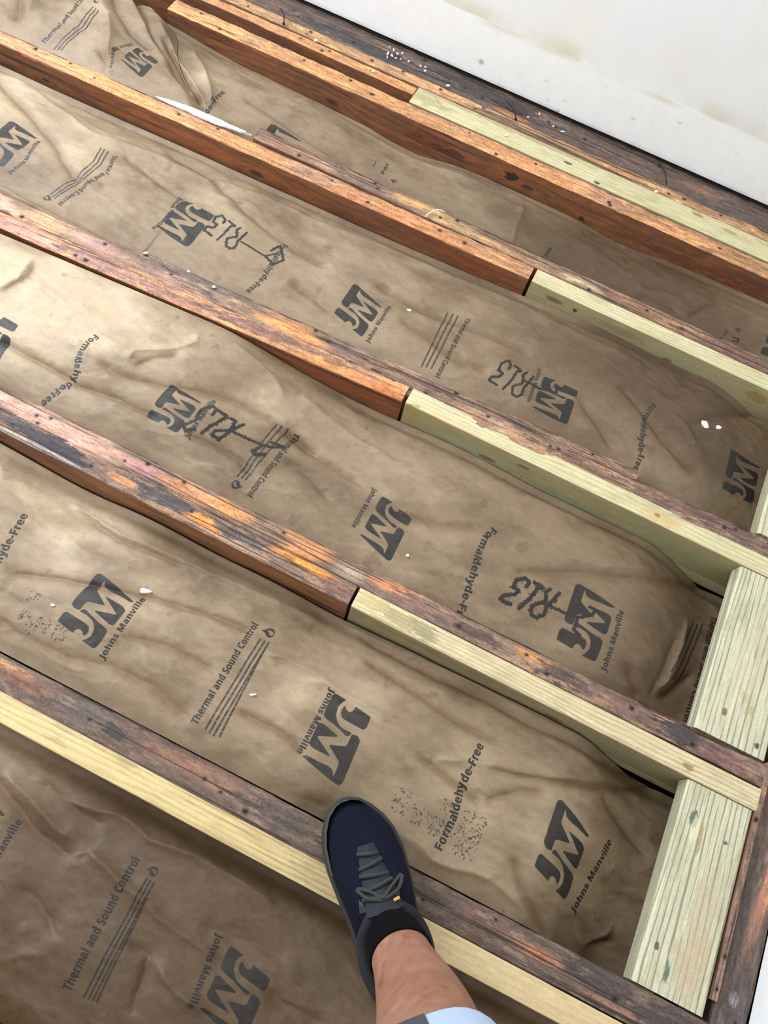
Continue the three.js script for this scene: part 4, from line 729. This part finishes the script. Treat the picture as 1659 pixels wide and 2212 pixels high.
// ---------------------------------------------------------------- the person: right foot in a navy shoe, bare shin, hem of shorts
{
  const P = group('person', 'person standing on a joist, one bare leg in a navy running shoe', 'person');
  P.position.set(.258, .003, .1125); P.rotation.y = Math.atan2(.67, .742);
  const M_skin = new THREE.MeshPhysicalMaterial({ color: 0xb98468, roughness: .55, sheen: .2 });
  { const W = 256, d = new Uint8Array(W * W * 4); for (let j = 0; j < W; j++) for (let i = 0; i < W; i++) { const n = nz(N8, i / W, j / W), f = nz(N32, i / W, j / W), s = smooth(.7, .95, nz(N8, i / W + .3, j / W + .1)) * 16, o = (j * W + i) * 4; d[o] = 150 + (n - .5) * 26 + (f - .5) * 10 - s; d[o + 1] = 106 + (n - .5) * 30 + (f - .5) * 10 - s * 1.3; d[o + 2] = 85 + (n - .5) * 30 + (f - .5) * 10 - s * 1.2; d[o + 3] = 255; } M_skin.map = dataTex(d, W, W); M_skin.map.wrapS = THREE.RepeatWrapping; M_skin.color.set(0xffffff); }
  const ring = (path, n, m, fn) => gridGeo(n, m, (u, v) => fn(u, v));
  // leg: one continuous skin from inside the shoe to the thigh
  const LEG = [[.0, .075, -.085, .033, .04], [-.002, .1, -.093, .034, .040], [-.003, .125, -.094, .036, .041], [-.003, .155, -.09, .037, .040], [-.004, .2, -.074, .041, .043], [-.006, .26, -.058, .048, .050], [-.012, .33, -.048, .053, .055], [-.022, .4, -.044, .054, .055], [-.03, .46, -.044, .054, .056], [-.034, .52, -.04, .058, .06], [-.036, .6, -.01, .066, .068]];
  const lr = (t, k) => { const f = t * (LEG.length - 1), i = Math.min(LEG.length - 2, f | 0), a = f - i, g = (q) => LEG[clamp(q, 0, LEG.length - 1)][k], p0 = g(i - 1), p1 = g(i), p2 = g(i + 1), p3 = g(i + 2); return .5 * (2 * p1 + (p2 - p0) * a + (2 * p0 - 5 * p1 + 4 * p2 - p3) * a * a + (3 * p1 - p0 - 3 * p2 + p3) * a * a * a); };
  const legPoint = (t, a, grow = 0) => { const y = lr(t, 1); let rx = lr(t, 3) + grow, rz = lr(t, 4) + grow; const c = Math.cos(a), s = Math.sin(a);
    let bump = 0; const mal = Math.exp(-(((y - .112) / .016) ** 2)); bump += mal * .007 * (Math.exp(-(((a - .25) / .4) ** 2)) + Math.exp(-(((a - 3.0) / .4) ** 2)));      // ankle bones
    bump += .006 * Math.exp(-(((a - 4.71) / .35) ** 2)) * smooth(.12, .2, y) * smooth(.45, .3, y);                                                        // shin
    return [lr(t, 0) + c * (rx + bump), y, lr(t, 2) + s * (rz + bump)]; };
  part('leg', gridGeo(96, 48, (u, v) => { const q = legPoint(v, -u * Math.PI * 2); return [...q, u * 2, v * 3]; }), M_skin, P);
  // sock
  const M_sock = new THREE.MeshPhysicalMaterial({ specularIntensity: .25, color: 0x060607, roughness: .95, bumpMap: fiberTex, bumpScale: .001 });
  part('sock', gridGeo(72, 16, (u, v) => { const a = -u * Math.PI * 2, f = Math.sin(a) < 0 ? -Math.sin(a) : 0, q = legPoint(mix(.0, .37 - .05 * (1 - f), Math.min(1, v * 1.1)), a, .0035 - .0025 * smooth(.9, 1, v)); return [...q]; }), M_sock, P);
  // shoe: outline half-widths along the length (z from heel 0 to toe -.285)
  const OUT = [[.004, -.012, .012], [-.002, -.024, .024], [-.02, -.036, .035], [-.05, -.041, .039], [-.09, -.044, .044], [-.13, -.048, .048], [-.165, -.054, .051], [-.2, -.059, .051], [-.23, -.058, .045], [-.25, -.053, .035], [-.268, -.044, .021], [-.279, -.032, .008], [-.285, -.018, -.008]].map((p) => [-p[0], p[1], p[2]]);
  const oL = (z) => lin(-z, OUT.map((p) => [p[0], p[1]])), oR = (z) => lin(-z, OUT.map((p) => [p[0], p[2]]));
  const shoe = new THREE.Group(); shoe.name = 'shoe'; shoe.userData.label = 'navy running shoe with dark laces'; P.add(shoe);
  const outline = (grow) => { const pts = []; const N = 44; for (let i = 0; i <= N; i++) { const z = mix(.004, -.285, (1 - Math.cos(Math.PI * i / N)) / 2); pts.push([oR(z) + grow, z]); } for (let i = N; i >= 0; i--) { const z = mix(.004, -.285, (1 - Math.cos(Math.PI * i / N)) / 2); pts.push([oL(z) - grow, z]); } return pts; };
  const slab = (grow, y0, y1, bev) => { const s = new THREE.Shape(outline(grow).map(([x, z]) => new THREE.Vector2(x, -z))); const g = new THREE.ExtrudeGeometry(s, { depth: y1 - y0 - 2 * bev, bevelEnabled: true, bevelThickness: bev, bevelSize: bev, bevelSegments: 3 }); g.rotateX(-Math.PI / 2).translate(0, y0 + bev, 0); return g; };
  part('outsole', slab(-.002, 0, .008, .002), new THREE.MeshStandardMaterial({ color: 0x1c1d20, roughness: .8 }), shoe);
  part('midsole', slab(-.0005, .008, .028, .004), new THREE.MeshStandardMaterial({ color: 0x262725, roughness: .7 }), shoe);
  const M_mesh = new THREE.MeshPhysicalMaterial({ color: 0x090c1f, specularIntensity: .35, roughness: .85, sheen: .15, sheenRoughness: .5, sheenColor: new THREE.Color(0x2a3458) });
  M_mesh.bumpMap = fiberTex; M_mesh.bumpScale = .0006;
  const M_over = new THREE.MeshStandardMaterial({ color: 0x16171b, roughness: .6 });
  const topH = (z) => lin(-z, [[-.004, .07], [.02, .084], [.06, .078], [.1, .084], [.135, .104], [.152, .101], [.175, .088], [.195, .075], [.215, .065], [.24, .055], [.262, .049], [.276, .042], [.2835, .034], [.285, .03]]);
  // upper: superellipse sections from heel to toe
  part('upper', gridGeo(64, 90, (u, v) => {
    const z = mix(.003, -.2845, (1 - Math.cos(Math.PI * v)) / 2), l = oL(z) + .0012, r = oR(z) - .0012, c = (l + r) / 2, hw = Math.max(.001, (r - l) / 2), a = Math.PI * u, H = topH(z) - .022;
    const ca = Math.cos(a), sa = Math.sin(a), ex = mix(.72, .9, smooth(.12, .26, -z)); let x = c + hw * Math.sign(ca) * Math.pow(Math.abs(ca), .64), y = .022 + H * Math.pow(sa, ex);
    // ankle opening: press the crown down where the leg goes in
    const open = smooth(.034, .024, Math.hypot((x - c) * .9, (z + .085) * .52)); y = mix(y, .05, open);
    return [x, y, z];
  }), M_mesh, shoe);
  // rand: rubber band round the toe
  part('toe_guard', gridGeo(140, 6, (u, v) => { const t = mix(-.62, .2, u), zc = -.285 + .115 * Math.abs(t) ** 1.9 * 2.0, left = t < 0; const z = Math.min(-.11, zc), x = left ? oL(z) : oR(z); const k = clamp(Math.abs(t) / .09); const mid = (oL(-.285) + oR(-.285)) / 2; const xx = mix(mid, x, k); return [xx + (left ? -1 : 1) * (.0012 - v * .0035), .022 + v * (.02 + .006 * (1 - Math.abs(t))), z + (1 - k) * v * .004 - .0012 * (1 - k)]; }), new THREE.MeshStandardMaterial({ color: 0x45463f, roughness: .75, side: THREE.DoubleSide }), shoe);
  part('eyestay', gridGeo(20, 24, (u, v) => { const z = mix(-.142, -.214, v), half = mix(.032, .018, v), x = mix(-half, half, u) - .004 + .002 * v, y = topH(z) + .0004 - (x + .004) ** 2 * 9; return [x, y, z]; }), M_over, shoe);
  part('tongue', gridGeo(20, 16, (u, v) => { const z = mix(-.136, -.22, v), half = mix(.026, .012, v), x = mix(-half, half, u) - .003, y = topH(z) + .006 * Math.sin(Math.PI * u) + .001 + (1 - v) ** 4 * .008 - (x + .003) ** 2 * 6; return [x, y, z]; }), new THREE.MeshStandardMaterial({ color: 0x1d2028, roughness: .85, side: THREE.DoubleSide }), shoe);
  const M_lace = new THREE.MeshStandardMaterial({ color: 0x30312f, roughness: .85 });
  for (let i = 0; i < 5; i++) { const z = -.154 - i * .0135, half = mix(.025, .014, i / 4), y = topH(z) + .0065; const s = i % 2 ? 1 : -1;
    const c = new THREE.CatmullRomCurve3([new THREE.Vector3(-half - .004, y - .005, z + .003 * s), new THREE.Vector3(-.004, y + .0035, z), new THREE.Vector3(half - .004, y - .005, z - .003 * s)]); const g = new THREE.TubeGeometry(c, 16, .003, 7); g.scale(1, 1, 1); part('lace', g, M_lace, shoe); }
  for (const s of [-1, 1]) { const c = new THREE.CatmullRomCurve3([new THREE.Vector3(-.003, .112, -.15), new THREE.Vector3(s * .022, .108, -.158), new THREE.Vector3(s * .032, .095, -.172), new THREE.Vector3(s * .016, .104, -.164), new THREE.Vector3(-.003, .113, -.152)]); part('lace_loop', new THREE.TubeGeometry(c, 24, .0025, 7), M_lace, shoe); }
  const tagG = new RoundedBoxGeometry(.009, .002, .0042, 2, .0008).rotateY(.15).translate(.015, .112, -.147); part('gold_tag', tagG, new THREE.MeshStandardMaterial({ color: 0xe0a640, roughness: .35, metalness: .4 }), shoe, 'small yellow tag on the tongue');
  // padded collar round the ankle
  const col = []; for (let i = 0; i < 40; i++) { const a = i / 40 * Math.PI * 2, f = -Math.sin(a); col.push(new THREE.Vector3(-.001 + Math.cos(a) * .0435, .083 + .019 * smooth(.3, 1, f) + .008 * smooth(.4, 1, -f), -.082 + Math.sin(a) * .059)); }
  const cg = new THREE.TubeGeometry(new THREE.CatmullRomCurve3(col, true), 96, .0085, 12, true); part('collar', cg, new THREE.MeshStandardMaterial({ color: 0x1b1c21, roughness: .9, bumpMap: fiberTex, bumpScale: .0008 }), shoe);
  part('heel_counter', gridGeo(32, 12, (u, v) => { const a = mix(-.15, Math.PI + .15, u), r = .047 - .004 * v; return [-.001 + Math.cos(a) * r * .93, .026 + v * .058, -.045 + Math.sin(a) * r * .98]; }), new THREE.MeshStandardMaterial({ color: 0x15161a, roughness: .7, side: THREE.DoubleSide }), shoe);
  // shorts: hem just above the knee
  const M_short = new THREE.MeshStandardMaterial({ color: 0x9fb0c4, roughness: .9, side: THREE.DoubleSide }), M_short_shade = new THREE.MeshStandardMaterial({ color: 0x3b3d42, roughness: .9, side: THREE.DoubleSide });
  const SH = [[-.036, .52, -.034, .076, .076], [-.04, .6, -.012, .086, .088], [-.046, .7, .03, .098, .1], [-.056, .82, .09, .112, .118], [-.085, .93, .14, .15, .125], [-.12, 1.0, .165, .17, .12], [-.12, 1.005, .165, .001, .001]];
  const leg = (a0, a1, grow, vmax = 1) => gridGeo(48, 36, (u, v) => { const a = mix(a0, a1, u), f = v * vmax * 6, i = Math.min(5, f | 0), t = f - i, q = SH[i].map((p, k) => mix(p, SH[i + 1][k], t)), k = 1 + .035 * Math.sin(a * 5) * (1 - v); return [q[0] + Math.cos(a) * (q[3] + grow) * k, q[1], q[2] + Math.sin(a) * (q[4] + grow) * k]; });
  part('shorts', leg(0, Math.PI * 2, 0), M_short, P);
  part('shorts_shade', leg(Math.PI * 1.02, Math.PI * 1.52, .0015, .8), M_short_shade, P, 'shaded side of the shorts, painted as a dark grey sheet');  // shade on the shorts, put in as a darker sheet
}

shade(scene);
scene.traverse((o) => { if (o.isRectAreaLight) o.castShadow = false; });
renderer.render(scene, camera);
